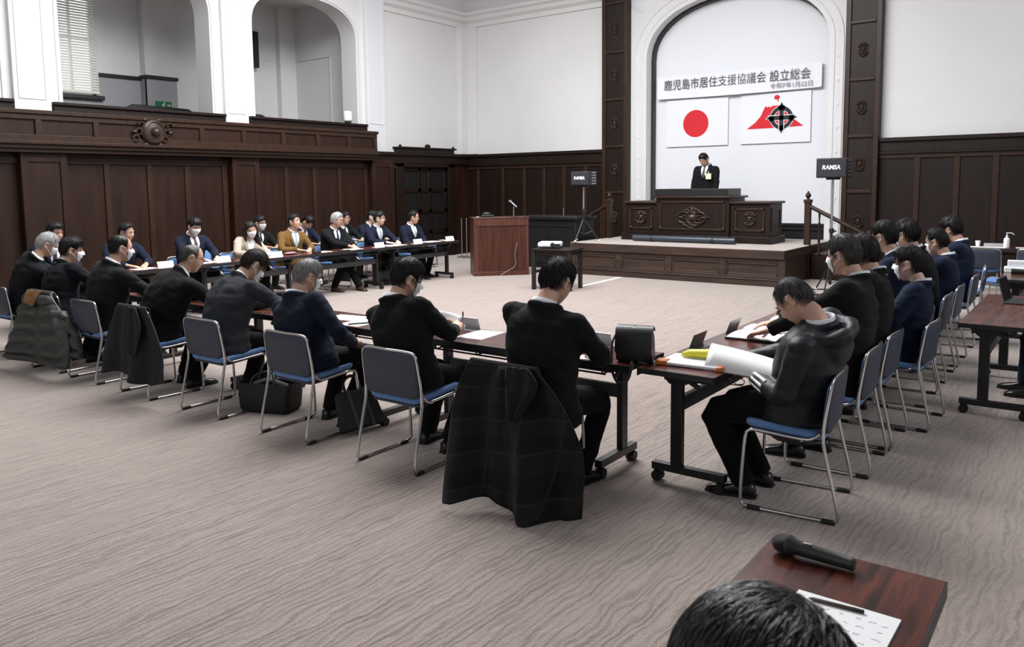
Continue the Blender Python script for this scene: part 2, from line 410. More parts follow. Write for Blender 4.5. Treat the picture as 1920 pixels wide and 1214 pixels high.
# ---- left wall: arcade above, panelling below
XW = XL-0.08
pts = [(-7, 0), (-7, ZC), (YF+0.3, ZC), (YF+0.3, 0)]
def arcade_wall():
    """arched openings cut out of the wall above the gallery rail: a strip of piers and spandrels"""
    mb = MB(); edges = [-7.0, 2.46, 5.08, 5.98, 8.60, 9.51, 12.12, YF+0.3]
    x0, x1 = XW-0.46, XW
    mb.bx(x0, x1, -7, YF+0.3, 0, 2.6)
    for a, b in ((-7, 2.46), (5.08, 5.98), (8.60, 9.51), (12.12, YF+0.3)): mb.bx(x0, x1, a, b, 2.6, ZC)
    for a, b in ((2.46, 5.08), (5.98, 8.60), (9.51, 12.12)):
        ar = superarch((a+b)/2, (b-a)/2, 4.82, 0.72, 2.5)
        mb.prism([(b, ZC), (a, ZC)]+list(reversed(ar)), 'yz', x0, x1)
    return mb
wall_left = struct('wall_left', arcade_wall(), plaster, smooth=30)
m = MB()
for a, b in ((2.46, 5.08), (5.98, 8.60), (9.51, 12.12)):
    m.tube([(XW, b+0.05, 2.9)]+[(XW, y, z) for y, z in superarch((a+b)/2, (b-a)/2+0.05, 4.82, 0.77, 2.5)]+[(XW, a-0.05, 2.9)], 0.02, 6)
struct('trim_7', m, plaster_w, smooth=60)
for a, b in ((5.25, 5.77), (8.81, 9.30), (12.33, 12.90)):
    m = MB().bx(XW, XL, a, b, 2.46, ZC); o = struct('trim_8', m, plaster_w)
    r = MB()
    for y in (a+0.07, b-0.07): r.bx(XL, XL+0.012, y-0.008, y+0.008, 3.1, ZC)
    r.bx(XL, XL+0.012, a+0.07, b-0.07, 3.092, 3.108)
    k = r.obj('panel_beading', plaster_w, o); k['kind'] = 'structure'
# gallery rooms behind the arcade
GX = -15.8
struct('floor_gallery', MB().bx(GX-0.2, XW-0.46, 0, 12.7, 2.2, 2.4), oak)
struct('ceiling_gallery', MB().bx(GX-0.2, XW-0.46, 0, 12.7, 5.9, 6.1), ceilm)
m = MB(); m.bx(GX-0.2, GX, -1, 7.0, 2.4, 5.9); m.bx(GX-0.2, GX, 7.84, 12.7, 2.4, 5.9); m.bx(GX-0.2, GX, 7.0, 7.84, 2.4, 3.50); m.bx(GX-0.2, GX, 7.0, 7.84, 5.75, 5.9)
struct('wall_gallery', m, plaster)
struct('wall_gallery_end', MB().bx(GX-0.2, XW-0.46, 12.5, 12.7, 2.4, 5.9), plaster)
m = MB(); m.bx(GX, GX+0.20, 8.72, 9.36, 2.4, 5.9); m.bx(GX, GX+0.16, 12.05, 12.5, 2.4, 5.9); struct('trim_9', m, plaster)
m = MB(); m.bx(GX, GX+0.02, 0, 7.02, 2.4, 3.9); m.bx(GX, GX+0.02, 7.0, 7.84, 2.4, 3.46); m.bx(GX, GX+0.02, 7.84, 8.72, 2.4, 3.9); m.bx(GX+0.2, GX+0.22, 8.70, 9.38, 2.4, 3.93); m.bx(GX, GX+0.22, 8.70, 8.72, 2.4, 3.93)
struct('trim_10', m, greyplast)
m = MB(); m.bx(GX, GX+0.06, 7.86, 8.72, 3.90, 3.97); m.bx(GX, GX+0.06, 0, 6.98, 3.90, 3.97); m.bx(GX, GX+0.26, 8.68, 9.40, 3.93, 4.0)
struct('trim_11', m, blackw, bevel=0.008)
struct('trim_12', MB().bx(-15.55, -14.4, 12.47, 12.5, 4.68, 4.70).bx(-14.42, -14.4, 12.47, 12.5, 2.4, 4.70).bx(GX, GX+0.012, 10.2, 12.05, 4.66, 4.68), plaster_w)
# gallery window with its blind
pane = mat('bright_window_pane', (0.8, 0.85, 0.9), 0.2, emit=((0.92, 0.97, 1.0), 1.3))
wf = struct('window_1', MB().bx(GX-0.16, GX-0.14, 7.0, 7.84, 3.5, 5.75), pane)
m = MB(); m.bx(GX-0.14, GX-0.06, 7.0, 7.06, 3.5, 5.75); m.bx(GX-0.14, GX-0.06, 7.78, 7.84, 3.5, 5.75); m.bx(GX-0.14, GX-0.06, 7.0, 7.84, 3.5, 3.56); m.bx(GX-0.14, GX-0.08, 7.40, 7.44, 3.5, 5.75); m.bx(GX-0.14, GX-0.08, 7.0, 7.84, 4.6, 4.64)
k = m.obj('window_frame', plaster_w, wf); k['kind'] = 'structure'
k = MB().bx(GX-0.02, GX+0.12, 6.90, 7.92, 3.44, 3.52).obj('window_sill', blackw, wf, bevel=0.01); k['kind'] = 'structure'
blindm = mat('cream_blind_slat', (0.66, 0.66, 0.60), 0.6)
bl = thing('venetian_blind', 'cream venetian blind lowered over the gallery window', 'blind', (GX+0.05, 7.42, 3.55))
m = MB(); n = 44
for i in range(n):
    z = 0.05+i*0.05; m.box((0, 0, z), (0.050, 0.86, 0.003), Matrix.Rotation(math.radians(58), 3, 'Y'))
m.obj('slats', blindm, bl, smooth=0)
MB().bx(-0.02, 0.02, -0.43, 0.43, 0.0, 0.03).obj('bottom_rail', blindm, bl, bevel=0.005)
m = MB()
for y in (-0.3, 0.3): m.tube([(0.02, y, 0.02), (0.02, y, 2.2)], 0.003, 4)
m.obj('cords', blindm, bl)
ex = thing('exit_sign', 'green emergency exit sign low on the grey gallery column', 'sign', (GX+0.24, 9.05, 3.42))
MB().bx(-0.02, 0.012, -0.17, 0.17, -0.075, 0.075).obj('sign_board', greenm, ex, bevel=0.004)
m = MB(); x0, x1 = 0.012, 0.016
m.lathe((0.014, 0.01, 0.045), [(0, -0.002), (0.014, -0.002), (0.014, 0.002), (0, 0.002)], 12, 'x')
for a, b in (((0.0, 0.03), (-0.012, -0.01)), ((-0.012, -0.01), (0.02, -0.03)), ((0.02, -0.03), (0.015, -0.055)), ((-0.012, -0.01), (-0.03, -0.03)), ((-0.03, -0.03), (-0.045, -0.035)), ((0.0, 0.025), (0.03, 0.01)), ((0.0, 0.025), (-0.03, 0.015)), ((-0.03, 0.015), (-0.035, -0.005))):
    m.tube([(0.014, *a), (0.014, *b)], 0.006, 6)
m.obj('running_figure', whitepl, ex)
m = MB(); m.prism([(0.07, 0.008), (0.12, 0.008), (0.12, 0.025), (0.145, 0), (0.12, -0.025), (0.12, -0.008), (0.07, -0.008)], 'yz', 0.012, 0.015); m.obj('arrow', whitepl, ex, smooth=0)
sp = thing('wall_loudspeaker', 'slim black loudspeaker fixed on the white gallery wall', 'loudspeaker', (GX+0.12, 11.33, 4.85))
MB().bx(-0.10, 0.10, -0.13, 0.10, -0.42, 0.38).obj('cabinet', blackpl, sp, bevel=0.01)
MB().bx(-0.12, -0.06, -0.03, 0.03, -0.5, 0.42).obj('bracket', steel, sp)
ap = thing('access_point', 'rounded white plastic box standing on the gallery rail', 'box', (-13.02, 11.72, 3.06))
MB().box((0, 0, 0.15), (0.10, 0.19, 0.22)).obj('casing', whitepl, ap, bevel=0.035, smooth=60)
MB().bx(-0.04, 0.04, -0.06, 0.06, 0, 0.05).obj('stand', blackpl, ap)
for y in (8.35, 10.05):
    b = MB().prism([(-0.9, 2.4), (0.9, 2.4), (0.9, 3.10), (0.55, 3.26), (-0.55, 3.28), (-0.9, 3.10)], 'yz', -14.5, -14.42)
    o = b.obj('gallery_bench', blackw, bevel=0.02, loc=(0, y, 0)); tag(o, 'dark bench back showing over the gallery rail ' + ('left of' if y < 9 else 'right of') + ' the middle white pillar', 'bench', 'gallery benches')

# ---- gallery parapet
PX = -12.75
par = struct('trim_13', MB().bx(XW, PX-0.02, 0.0, 12.28, 2.44, 2.84).bx(XW, PX-0.10, 0.0, 12.26, 2.28, 2.46), oak_red)
r = MB(); r.bx(XW, PX+0.04, 0, 12.31, 2.84, 2.90); r.bx(PX-0.02, PX+0.012, 0, 12.29, 2.76, 2.84); r.bx(PX-0.02, PX+0.012, 0, 12.29, 2.44, 2.54)
r.bx(XW, PX+0.05, 0, 12.32, 2.40, 2.45); r.bx(XW, PX, 0, 12.29, 2.34, 2.40); r.bx(XW, PX-0.05, 0, 12.26, 2.28, 2.34)
for y in (3.7, 4.56, 5.42, 6.27, 8.10, 8.95, 9.83, 10.68, 11.50, 12.24): r.bx(PX-0.02, PX+0.012, y-0.045, y+0.045, 2.54, 2.76)
k = r.obj('rails', oak_trim, par, bevel=0.006); k['kind'] = 'structure'
r = MB()
for a, b in ((0, 5.23), (5.79, 8.79), (9.32, 12.30)): r.bx(XW-0.14, XW+0.10, a, b, 2.86, 3.02); r.bx(XW-0.18, XW+0.14, a, b, 3.02, 3.07)
k = r.obj('upper_rail', oak, par, bevel=0.008); k['kind'] = 'structure'
bo = thing('carved_boss', 'large round carved wooden boss on the gallery parapet', 'ornament', (PX+0.01, 7.19, 2.655))
m = MB(); m.lathe((0, 0, 0), [(0.0, -0.02), (0.20, -0.02), (0.205, 0.03), (0.185, 0.05), (0.19, 0.07), (0.165, 0.085), (0.15, 0.07), (0.08, 0.085), (0.075, 0.11), (0.05, 0.15), (0.02, 0.165), (0, 0.165)], 32, 'x')
m.obj('boss', carved, bo, smooth=50)
m = MB()
for s in (-1, 1):
    for k in range(3):
        pts = [(0.02, s*(0.20+0.05*k+0.05*math.cos(t)), (k-1)*0.11*(1 if s > 0 else -1)+0.05*math.sin(t)) for t in [i*0.6 for i in range(10)]]
        m.tube(pts, [0.022*(1-0.05*i) for i in range(10)], 6)
    m.ell((0.02, s*0.31, 0), (0.03, 0.05, 0.03)); m.ell((0.01, s*0.12, 0.2), (0.03, 0.05, 0.03)); m.ell((0.01, s*0.12, -0.2), (0.03, 0.05, 0.03))
m.obj('scroll_leaves', carved, bo, smooth=60)

# ---- left wainscot and the door in it
lw = struct('wall_left_wainscot', MB().bx(XW, XL+0.02, -7, 13.22, 0, 2.42).bx(XW, XL+0.02, 15.05, YF, 0, 2.42).bx(XW, XL+0.02, 13.22, 15.05, 2.20, 2.42), oak_red)
r = MB(); x0 = XL+0.02; x1 = x0+0.03
r.bx(x0, x1, -7, 13.22, 0, 0.24); r.bx(x0, x1, -7, 13.22, 2.12, 2.22)
for y in (0.7, 1.4, 2.1, 2.8, 3.5, 4.15, 4.8, 5.89, 6.535, 7.26, 7.95, 8.70, 9.40, 10.08, 10.78, 11.45, 12.20, 12.97): r.bx(x0, x1, y-0.045, y+0.045, 0.24, 2.12)
k = r.obj('panel_stiles', oak_trim, lw, bevel=0.006); k['kind'] = 'structure'
r = MB()
for a, b in ((1.7, 2.3), (5.20, 5.86), (8.78, 9.36), (12.28, 12.92)):
    r.bx(x0, x0+0.14, a, b, 0, 2.30)
    for y in (a+0.05, b-0.05): r.bx(x0+0.14, x0+0.165, y-0.05, y+0.05, 0, 2.28)
    r.bx(x0+0.135, x0+0.158, a+0.01, b-0.01, 0.005, 0.26); r.bx(x0+0.135, x0+0.158, a+0.01, b-0.01, 2.14, 2.27)
k = r.obj('wooden_pilasters', oak_red, lw, bevel=0.006); k['kind'] = 'structure'
r = MB(); r.bx(XW, XL+0.09, 12.2, YF, 2.24, 2.42); r.bx(XW, XL+0.15, 12.2, YF, 2.42, 2.49)
r.bx(XW, XL+0.12, 13.2, 15.08, 2.49, 2.58); r.bx(XW, XL+0.16, 13.15, 15.13, 2.58, 2.62); r.ell((XL+0.1, 14.14, 2.65), (0.05, 0.09, 0.05)); r.ell((XL+0.1, 13.22, 2.64), (0.03, 0.04, 0.03)); r.ell((XL+0.1, 15.06, 2.64), (0.03, 0.04, 0.03))
k = r.obj('cornice', oak, lw, bevel=0.006); k['kind'] = 'structure'
r = MB(); r.bx(XL, XL+0.08, 13.10, 13.36, 0, 2.24); r.bx(XL, XL+0.08, 14.92, 15.15, 0, 2.24); r.bx(XL, XL+0.08, 13.10, 15.15, 2.16, 2.24)
k = r.obj('door_frame', oak, lw, bevel=0.006); k['kind'] = 'structure'
d1 = struct('door_1', MB().bx(XW, XW+0.04, 13.3, 15.0, 0, 2.2), blackw)
r = MB()
for y in (13.40, 13.95, 14.32, 14.88): r.bx(XW+0.04, XW+0.07, y-0.055, y+0.055, 0, 2.18)
for z in (0.1, 0.62, 1.12, 1.62, 2.12): r.bx(XW+0.04, XW+0.07, 13.3, 15.0, z-0.05, z+0.05)
k = r.obj('door_rails', oak, d1, bevel=0.008); k['kind'] = 'structure'

# ================================================================== stage
SX0, SX1, SY, SZ = -8.28, -4.17, 13.0, 0.61
st = thing('stage', 'low panelled wooden stage with a carpeted top below the arch', 'stage', (AC, SY, 0))
def rel(mb, o):     # shift a world-space MB into the frame of an unrotated root
    mb.v = [(v[0]-o.location.x, v[1]-o.location.y, v[2]-o.location.z) for v in mb.v]; return mb
rel(MB().bx(SX0+0.05, SX1-0.05, SY+0.05, YF, 0, SZ-0.02), st).obj('stage_base', oak_stage, st)
rel(MB().bx(SX0+0.01, SX1-0.01, SY+0.01, YF, SZ-0.02, SZ), st).obj('stage_carpet', carpet_stage, st, bevel=0.01)
m = MB(); m.bx(SX0, SX1, SY, SY+0.06, 0.455, SZ-0.006); m.bx(SX0, SX1, SY+0.02, SY+0.06, 0, 0.10); m.bx(SX0, SX1, SY+0.01, SY+0.06, 0.10, 0.118)
m.bx(SX1-0.055, SX1-0.003, SY+0.055, 14.4, 0.457, SZ-0.008); m.bx(SX0+0.003, SX0+0.055, SY+0.055, 14.4, 0.457, SZ-0.008)
for z in (0.135, 0.42): m.bx(SX0, SX1, SY+0.03, SY+0.06, z-0.03, z+0.035)
for i in range(5):
    x = SX0+0.05+(SX1-SX0-0.1)*i/4; m.bx(x-0.06, x+0.06, SY+0.024, SY+0.058, 0.105, 0.455)
rel(m, st).obj('front_rails', oak_stage, st, bevel=0.008)
for i in range(4):
    xa = SX0+0.05+(SX1-SX0-0.1)*i/4+0.06; xb = SX0+0.05+(SX1-SX0-0.1)*(i+1)/4-0.06
    m = MB(); w = 0.03
    m.bx(xa, xb, SY+0.035, SY+0.06, 0.170, 0.170+w); m.bx(xa, xb, SY+0.035, SY+0.06, 0.385-w, 0.385); m.bx(xa, xa+w, SY+0.035, SY+0.06, 0.17, 0.385); m.bx(xb-w, xb, SY+0.035, SY+0.06, 0.17, 0.385)
    rel(m, st).obj('front_panel', oak_stage, st, bevel=0.007)
# steps at both ends of the stage, with railings
for s, x0 in ((1, SX1), (-1, SX0)):
    stp = thing('stage_steps', 'dark wooden steps down from the '+('right' if s > 0 else 'left')+' end of the stage', 'steps', (x0, 15.0, 0))
    for i in range(3):
        h = SZ-0.155*(i+1)
        MB().bx(s*0.0+s*0.28*i, s*0.28*(i+1)+s*0.02, -0.55, 0.72, 0, h).obj('step', oak, stp, bevel=0.01)
    rl = thing('stair_railing', 'turned wooden stair railing at the '+('right' if s > 0 else 'left')+' end of the stage', 'railing', (x0-s*0.06, 14.42, 0))
    m = MB(); m.bx(-0.05, 0.05, -0.05, 0.05, 0.0, SZ+0.78); m.bx(-0.062, 0.062, -0.062, 0.062, SZ+0.74, SZ+0.80)
    m.lathe((0, 0, SZ+0.80), [(0.03, 0), (0.022, 0.02), (0.045, 0.05), (0.05, 0.075), (0.035, 0.105), (0.012, 0.125), (0.018, 0.135), (0.0, 0.15)], 14)
    m.obj('newel_post', oak_trim, rl, bevel=0.006, smooth=40)
    m = MB(); m.tube([(s*0.03, 0, SZ+0.68), (s*1.02, 0, SZ+0.17)], 0.045, 8, flat=0.8); m.obj('handrail', oak_trim, rl)
    m = MB(); m.bx(s*1.02-0.045, s*1.02+0.045, -0.045, 0.045, 0, SZ+0.20); m.lathe((s*1.02, 0, SZ+0.20), [(0.03, 0), (0.045, 0.04), (0.03, 0.07), (0.0, 0.09)], 12); m.obj('newel_post', oak_trim, rl, bevel=0.006)
    for i in range(4):
        x = s*(0.20+0.2*i); zt = SZ+0.68-0.515*(abs(x)-0.03); zb = max(0.0, SZ-0.155*(int(max(0, abs(x)-0.06)/0.28)+1)); h = zt-zb
        MB().lathe((x, 0, zb), [(0.022, 0), (0.022, h*0.12), (0.012, h*0.18), (0.026, h*0.33), (0.016, h*0.5), (0.012, h*0.62), (0.024, h*0.7), (0.012, h*0.77), (0.02, h*0.9), (0.02, h)], 10).obj('baluster', oak_trim, rl, smooth=50)

# ---- speaker's podium
pod = thing('podium', 'wide carved dark wood podium with two lower wings on the stage', 'podium', (-6.29, 14.16, SZ))
def pz(z): return z-SZ
x = lambda v: v+6.29
m = MB(); m.bx(x(-7.79), x(-4.78), -0.02, 0.78, 0, 0.13); m.bx(x(-7.06), x(-5.54), -0.06, 0.80, 0, 0.13); m.obj('plinth', oak, pod, bevel=0.01)
MB().bx(x(-7.04), x(-5.56), 0.0, 0.78, 0.13, pz(1.46)).obj('centre_block', oak, pod, bevel=0.008)
for a, b in ((-7.72, -7.04), (-5.56, -4.83)):
    MB().bx(x(a), x(b), 0.05, 0.72, 0.13, pz(1.33)).obj('wing', oak, pod, bevel=0.008)
    MB().bx(x(a)-0.04, x(b)+0.04, 0.0, 0.77, pz(1.33), pz(1.375)).obj('wing_top', oak_trim, pod, bevel=0.012)
    m = MB(); w = 0.035; xa, xb = x(a)+0.09, x(b)-0.09
    m.bx(xa, xb, 0.03, 0.05, pz(0.83), pz(0.83)+w); m.bx(xa, xb, 0.03, 0.05, pz(1.25)-w, pz(1.25)); m.bx(xa, xa+w, 0.03, 0.05, pz(0.83), pz(1.25)); m.bx(xb-w, xb, 0.03, 0.05, pz(0.83), pz(1.25))
    for sx in (xa+0.03, xb-0.03): m.ell((sx, 0.03, pz(0.86)), (0.035, 0.02, 0.035))
    m.obj('panel_moulding', oak_trim, pod, bevel=0.006)
    ornament(MB(), ((xa+xb)/2, 0.045, pz(1.06)), 0.24, 0.27).obj('carved_ornament', carved, pod, smooth=60)
m = MB(); m.bx(x(-4.83)-0.004, x(-4.83)+0.012, 0.14, 0.62, pz(0.83), pz(0.86)); m.bx(x(-4.83)-0.004, x(-4.83)+0.012, 0.14, 0.62, pz(1.22), pz(1.25)); m.bx(x(-4.83)-0.004, x(-4.83)+0.012, 0.14, 0.17, pz(0.83), pz(1.25)); m.bx(x(-4.83)-0.004, x(-4.83)+0.012, 0.59, 0.62, pz(0.83), pz(1.25))
m.obj('side_moulding', oak_trim, pod, bevel=0.005)
MB().bx(x(-7.09), x(-5.51), -0.05, 0.83, pz(1.435), pz(1.475)).obj('centre_cornice', oak_trim, pod, bevel=0.012)
m = MB(); w = 0.035; xa, xb = x(-6.96), x(-5.64)
m.bx(xa, xb, -0.02, 0.0, pz(0.83), pz(0.83)+w); m.bx(xa, xb, -0.02, 0.0, pz(1.38)-w, pz(1.38)); m.bx(xa, xa+w, -0.02, 0.0, pz(0.83), pz(1.38)); m.bx(xb-w, xb, -0.02, 0.0, pz(0.83), pz(1.38))
for sx in (xa+0.03, xb-0.03): m.ell((sx, -0.02, pz(0.86)), (0.035, 0.02, 0.035))
m.obj('panel_moulding', oak_trim, pod, bevel=0.006)
m = ornament(MB(), (0, -0.005, pz(1.07)), 0.58, 0.36)
m.tube([(0.10*math.cos(t), -0.02, pz(1.07)+0.10*math.sin(t)) for t in [k*PI/8 for k in range(16)]], 0.016, 6, closed=True)
dia = [(0.34, 0), (0.12, 0.15), (0, 0.20), (-0.12, 0.15), (-0.34, 0), (-0.12, -0.15), (0, -0.20), (0.12, -0.15)]
m.tube([(a, -0.012, pz(1.07)+b) for a, b in dia], 0.017, 6, closed=True)
m.obj('carved_ornament', carved, pod, smooth=60)
MB().bx(x(-7.05), x(-5.58), -0.02, 0.62, pz(1.475), pz(1.61)).obj('desk_box', blackw, pod, bevel=0.006)
fl = thing('footlight_tube', 'long dark grey tube lying on the stage carpet before the podium', 'tube', (-6.34, 13.86, SZ))
MB().tube([(-1.02, 0, 0.065), (1.02, 0, 0.065)], 0.058, 16).obj('tube', mat('slate_grey_tube', (0.035, 0.047, 0.062), 0.3), fl, smooth=50)
for a in (-0.62, 0.60): MB().tube([(a-0.02, 0, 0.065), (a+0.02, 0, 0.065)], 0.064, 16).box((a, 0, 0.012), (0.05, 0.10, 0.024)).obj('clip', blackpl, fl)

# ---- banner and the two flags on the screen
YS = YF+0.385
def text(name, body, size, m_, parent, loc, width=None, ext=0.0015, bold=0.0, shear=0.0):
    c = bpy.data.curves.new(name, 'FONT'); c.body = body; c.size = size; c.extrude = ext; c.align_x = 'LEFT'; c.align_y = 'CENTER'; c.offset = bold; c.shear = shear
    o = bpy.data.objects.new(name, c); COL.objects.link(o)
    bpy.context.view_layer.update()
    me = bpy.data.meshes.new_from_object(o.evaluated_get(bpy.context.evaluated_depsgraph_get()))
    bpy.data.objects.remove(o); bpy.data.curves.remove(c)
    a = np.empty(len(me.vertices)*3); me.vertices.foreach_get('co', a); a = a.reshape(-1, 3)
    a[:, 0] -= a[:, 0].min()
    if width: a[:, 0] *= width/a[:, 0].max()
    b = np.stack([a[:, 0], -a[:, 2], a[:, 1]], 1)      # stand it up, facing -y
    me.vertices.foreach_set('co', b.ravel()); me.update()
    o = link(name, me, m_, parent, smooth=0, loc=loc); return o
ban = thing('banner', 'long white banner with a line of black writing above the flags', 'banner', (-7.97, YS-0.10, 3.53))
bw, bh = 3.44, 0.47
rows = []; m = MB(); nx = 24
for j in range(2):
    for i in range(nx+1):
        u = i/nx; m.v.append((bw*u, 0.012*math.sin(u*9)+0.0, (0.0 if j == 0 else bh)-0.02*math.sin(PI*u)*(1 if j == 0 else 1)+(0.0 if j == 0 else 0.01*u)))
m.f = [(i, i+1, nx+2+i, nx+1+i) for i in range(nx)]
o = m.obj('cloth', mat('white_banner_cloth', (0.76, 0.77, 0.81), 0.7), ban, smooth=0)
sm = o.modifiers.new('solid', 'SOLIDIFY'); sm.thickness = 0.006
text('writing', '鹿児島市居住支援協議会 設立総会', 0.235, textm, ban, (0.16, -0.024, 0.265), 3.08)
text('date_writing', '令和7年1月22日', 0.115, textl, ban, (2.46, -0.024, 0.080), 0.82)
MB().tube([(bw, 0, 0.02), (bw, 0, bh)], 0.012, 8).obj('side_rod', whitepl, ban)
flagm = mat('white_flag_cloth', (0.76, 0.77, 0.80), 0.7)
f1 = thing('flag', 'white flag with a red disc hung on the screen', 'flag', (-7.78, YS-0.03, 2.50))
MB().bx(0, 1.38, -0.008, 0.008, 0, 0.99).obj('cloth', flagm, f1)
MB().lathe((0.67, -0.010, 0.475), [(0, -0.002), (0.285, -0.002), (0.285, 0.001), (0, 0.001)], 48, 'y').obj('red_disc', redm, f1)
f2 = thing('flag', 'white flag with a red mountain and a black cross emblem', 'flag', (-6.13, YS-0.03, 2.50))
MB().bx(0, 1.40, -0.008, 0.008, 0, 0.99).obj('cloth', flagm, f2)
def flag_pt(px, py):   # emblem drawn in a 0..1000 square grid over the flag
    return (px/1000*1.40, py/1000*0.99)
mt = [(95, 300), (220, 430), (300, 560), (345, 700), (372, 752), (392, 715), (412, 742), (432, 712), (462, 745), (560, 745), (700, 560), (760, 470), (905, 315), (560, 300)]
MB().prism([flag_pt(*p) for p in mt], 'xz', -0.011, -0.007).obj('red_mountain', redm, f2, smooth=0)
m = MB(); cxx, czz = flag_pt(525, 905)
com = [(cxx+0.056*math.cos(t), czz+0.050*math.sin(t)) for t in [math.radians(a) for a in range(-60, 211, 15)]]+[(cxx-0.018, czz-0.040), (cxx+0.016, czz-0.045), (cxx+0.012, czz-0.078), (cxx+0.002, czz-0.092)]
m.prism(com+[(cxx+0.040, czz-0.070)], 'xz', -0.011, -0.007); m.obj('red_comma', redm, f2, smooth=0)
ec, ez = flag_pt(595, 497); R1, R2 = 0.225, 0.150
def emb(gr, y0, y1, mm, nm):
    mb = MB()
    o_ = [(ec+(R1+gr)*math.cos(t), ez+(R1+gr)*math.sin(t)) for t in [2*PI*k/48 for k in range(48)]]
    i_ = [(ec+(R2-gr)*math.cos(t), ez+(R2-gr)*math.sin(t)) for t in [2*PI*k/48 for k in range(48)]]
    n = 48; vs = [(p[0], y, p[1]) for y in (y0, y1) for q in (o_, i_) for p in q]; fs = []
    for k in range(n):
        l = (k+1) % n
        fs += [(k, l, n+l, n+k), (2*n+k, 3*n+k, 3*n+l, 2*n+l), (n+k, n+l, 3*n+l, 3*n+k), (k, 2*n+k, 2*n+l, l)]
    mb.add(vs, fs)
    w = 0.042+gr
    mb.bx(ec-w, ec+w, y0, y1, ez-R1-0.02, ez+R1+0.02); mb.bx(ec-R1-0.02, ec+R1+0.02, y0, y1, ez-w, ez+w)
    for a in range(4):
        M = Matrix.Rotation(a*PI/2, 2); tip = R1+0.085+gr*1.4
        pts = [M @ Vector(p) for p in ((-0.085-gr, R1-0.035), (-0.032-gr*0.5, R1+0.022+gr), (0, tip), (0.032+gr*0.5, R1+0.022+gr), (0.085+gr, R1-0.035), (0, R1-0.06))]
        mb.prism([(ec+p.x, ez+p.y) for p in pts], 'xz', y0, y1)
    return mb.obj(nm, mm, f2, smooth=0)
emb(0.012, -0.0125, -0.007, screenm, 'emblem_outline'); emb(0.0, -0.0145, -0.007, inkm, 'emblem')
m = MB(); m.bx(ec-R1-0.05, ec-0.042, -0.0155, -0.014, ez+0.042, ez+0.056); m.bx(ec+0.042, ec+R1+0.05, -0.0155, -0.014, ez+0.042, ez+0.056)
m.bx(ec-0.056, ec-0.042, -0.0155, -0.014, ez-R1-0.05, ez-0.042); m.bx(ec+0.042, ec+0.056, -0.0155, -0.014, ez-R1-0.05, ez-0.042)
m.obj('emblem_gaps', screenm, f2, smooth=0)

# ---- loudspeakers on stands
def speaker(loc, zb, label, labels, w, h, d, rz=0):
    s = thing('speaker_stand', labels, 'stand', (loc[0], loc[1], loc[2]))
    zt = zb-loc[2]
    MB().tube([(0, 0, 0.12), (0, 0, zt*0.55)], 0.022, 12).obj('lower_tube', blackmet, s)
    MB().tube([(0, 0, zt*0.5), (0, 0, zt-0.02)], 0.017, 12).obj('upper_tube', steel, s)
    MB().lathe((0, 0, zt*0.52), [(0.035, 0), (0.04, 0.02), (0.04, 0.06), (0.02, 0.08)], 12).ell((0.05, 0, zt*0.52+0.03), (0.025, 0.015, 0.015)).obj('collar', blackpl, s)
    for k in range(3):
        a = k*2*PI/3+0.5; ca, sa = math.cos(a), math.sin(a)
        m = MB(); m.tube([(0.02*ca, 0.02*sa, 0.42), (0.30*ca, 0.30*sa, 0.02)], 0.012, 8); m.tube([(0.02*ca, 0.02*sa, 0.14), (0.16*ca, 0.16*sa, 0.20)], 0.008, 6)
        l = m.obj('leg', blackmet, s); MB().ell((0.30*ca, 0.30*sa, 0.02), (0.025, 0.025, 0.02)).obj('rubber_foot', whitepl, l)
    MB().bx(-0.09, 0.09, -0.07, 0.07, zt-0.03, zt).obj('top_plate', blackmet, s, bevel=0.01)
    b = thing('loudspeaker', label, 'loudspeaker', (loc[0], loc[1], zb), rz)
    MB().bx(-w/2, w/2, -d/2, d/2, 0, h).obj('cabinet', mat('black_speaker_case', (0.014, 0.016, 0.020), 0.5), b, bevel=0.012)
    MB().bx(-w/2+0.015, w/2-0.015, -d/2-0.006, -d/2+0.002, 0.015, h-0.015).obj('grille', mat('speaker_grille', (0.018, 0.020, 0.024), 0.7, bump=(500, 0.5)), b, bevel=0.004)
    text('writing', 'RAMSA', h*0.30, whitepl, b, (-w*0.30, -d/2-0.008, h*0.52), w*0.60, bold=0.003, shear=0.15)
    m = MB()
    for k in range(5): m.bx(w/2, w/2+0.006, -d/2+0.12, d/2-0.02, 0.03+k*h*0.19, 0.03+k*h*0.19+0.02)
    m.obj('side_ribs', steel, b)
speaker((-8.15, 13.3, SZ), 1.695, 'black loudspeaker on the stand at the stage front left corner', 'tall loudspeaker stand on the left front corner of the stage', 0.40, 0.27, 0.30)
speaker((-3.42, 12.9, 0), 1.775, 'black loudspeaker on the tripod stand right of the stage', 'tall loudspeaker tripod standing on the floor right of the stage', 0.44, 0.30, 0.30, rz=math.radians(4))
# ================================================================== chairs
def rounded_panel(w, h, t, r, bow, n=8, nx=10):
    """an upright padded panel in xz, w wide, h tall, t thick, bowed back by bow in its middle"""
    out = []
    for cx, cz, a0 in ((w/2-r, r, -PI/2), (w/2-r, h-r, 0), (-w/2+r, h-r, PI/2), (-w/2+r, r, PI)):
        out += [(cx+r*math.cos(a0+PI/2*i/n), cz+r*math.sin(a0+PI/2*i/n)) for i in range(n+1)]
    # widen to a grid so that the bow reads: rings shrinking inward
    mb = MB(); rings = []
    for k, (sc, dy) in enumerate(((0.02, -t/2), (0.55, -t/2), (0.93, -t/2), (0.99, -t*0.3), (1.0, 0), (0.99, t*0.3), (0.93, t/2), (0.55, t/2), (0.02, t/2))):
        rings.append([(x*sc, dy-bow*(1-(x*sc/(w/2))**2), h/2+(z-h/2)*sc) for x, z in out])
    return mb.loft(rings)
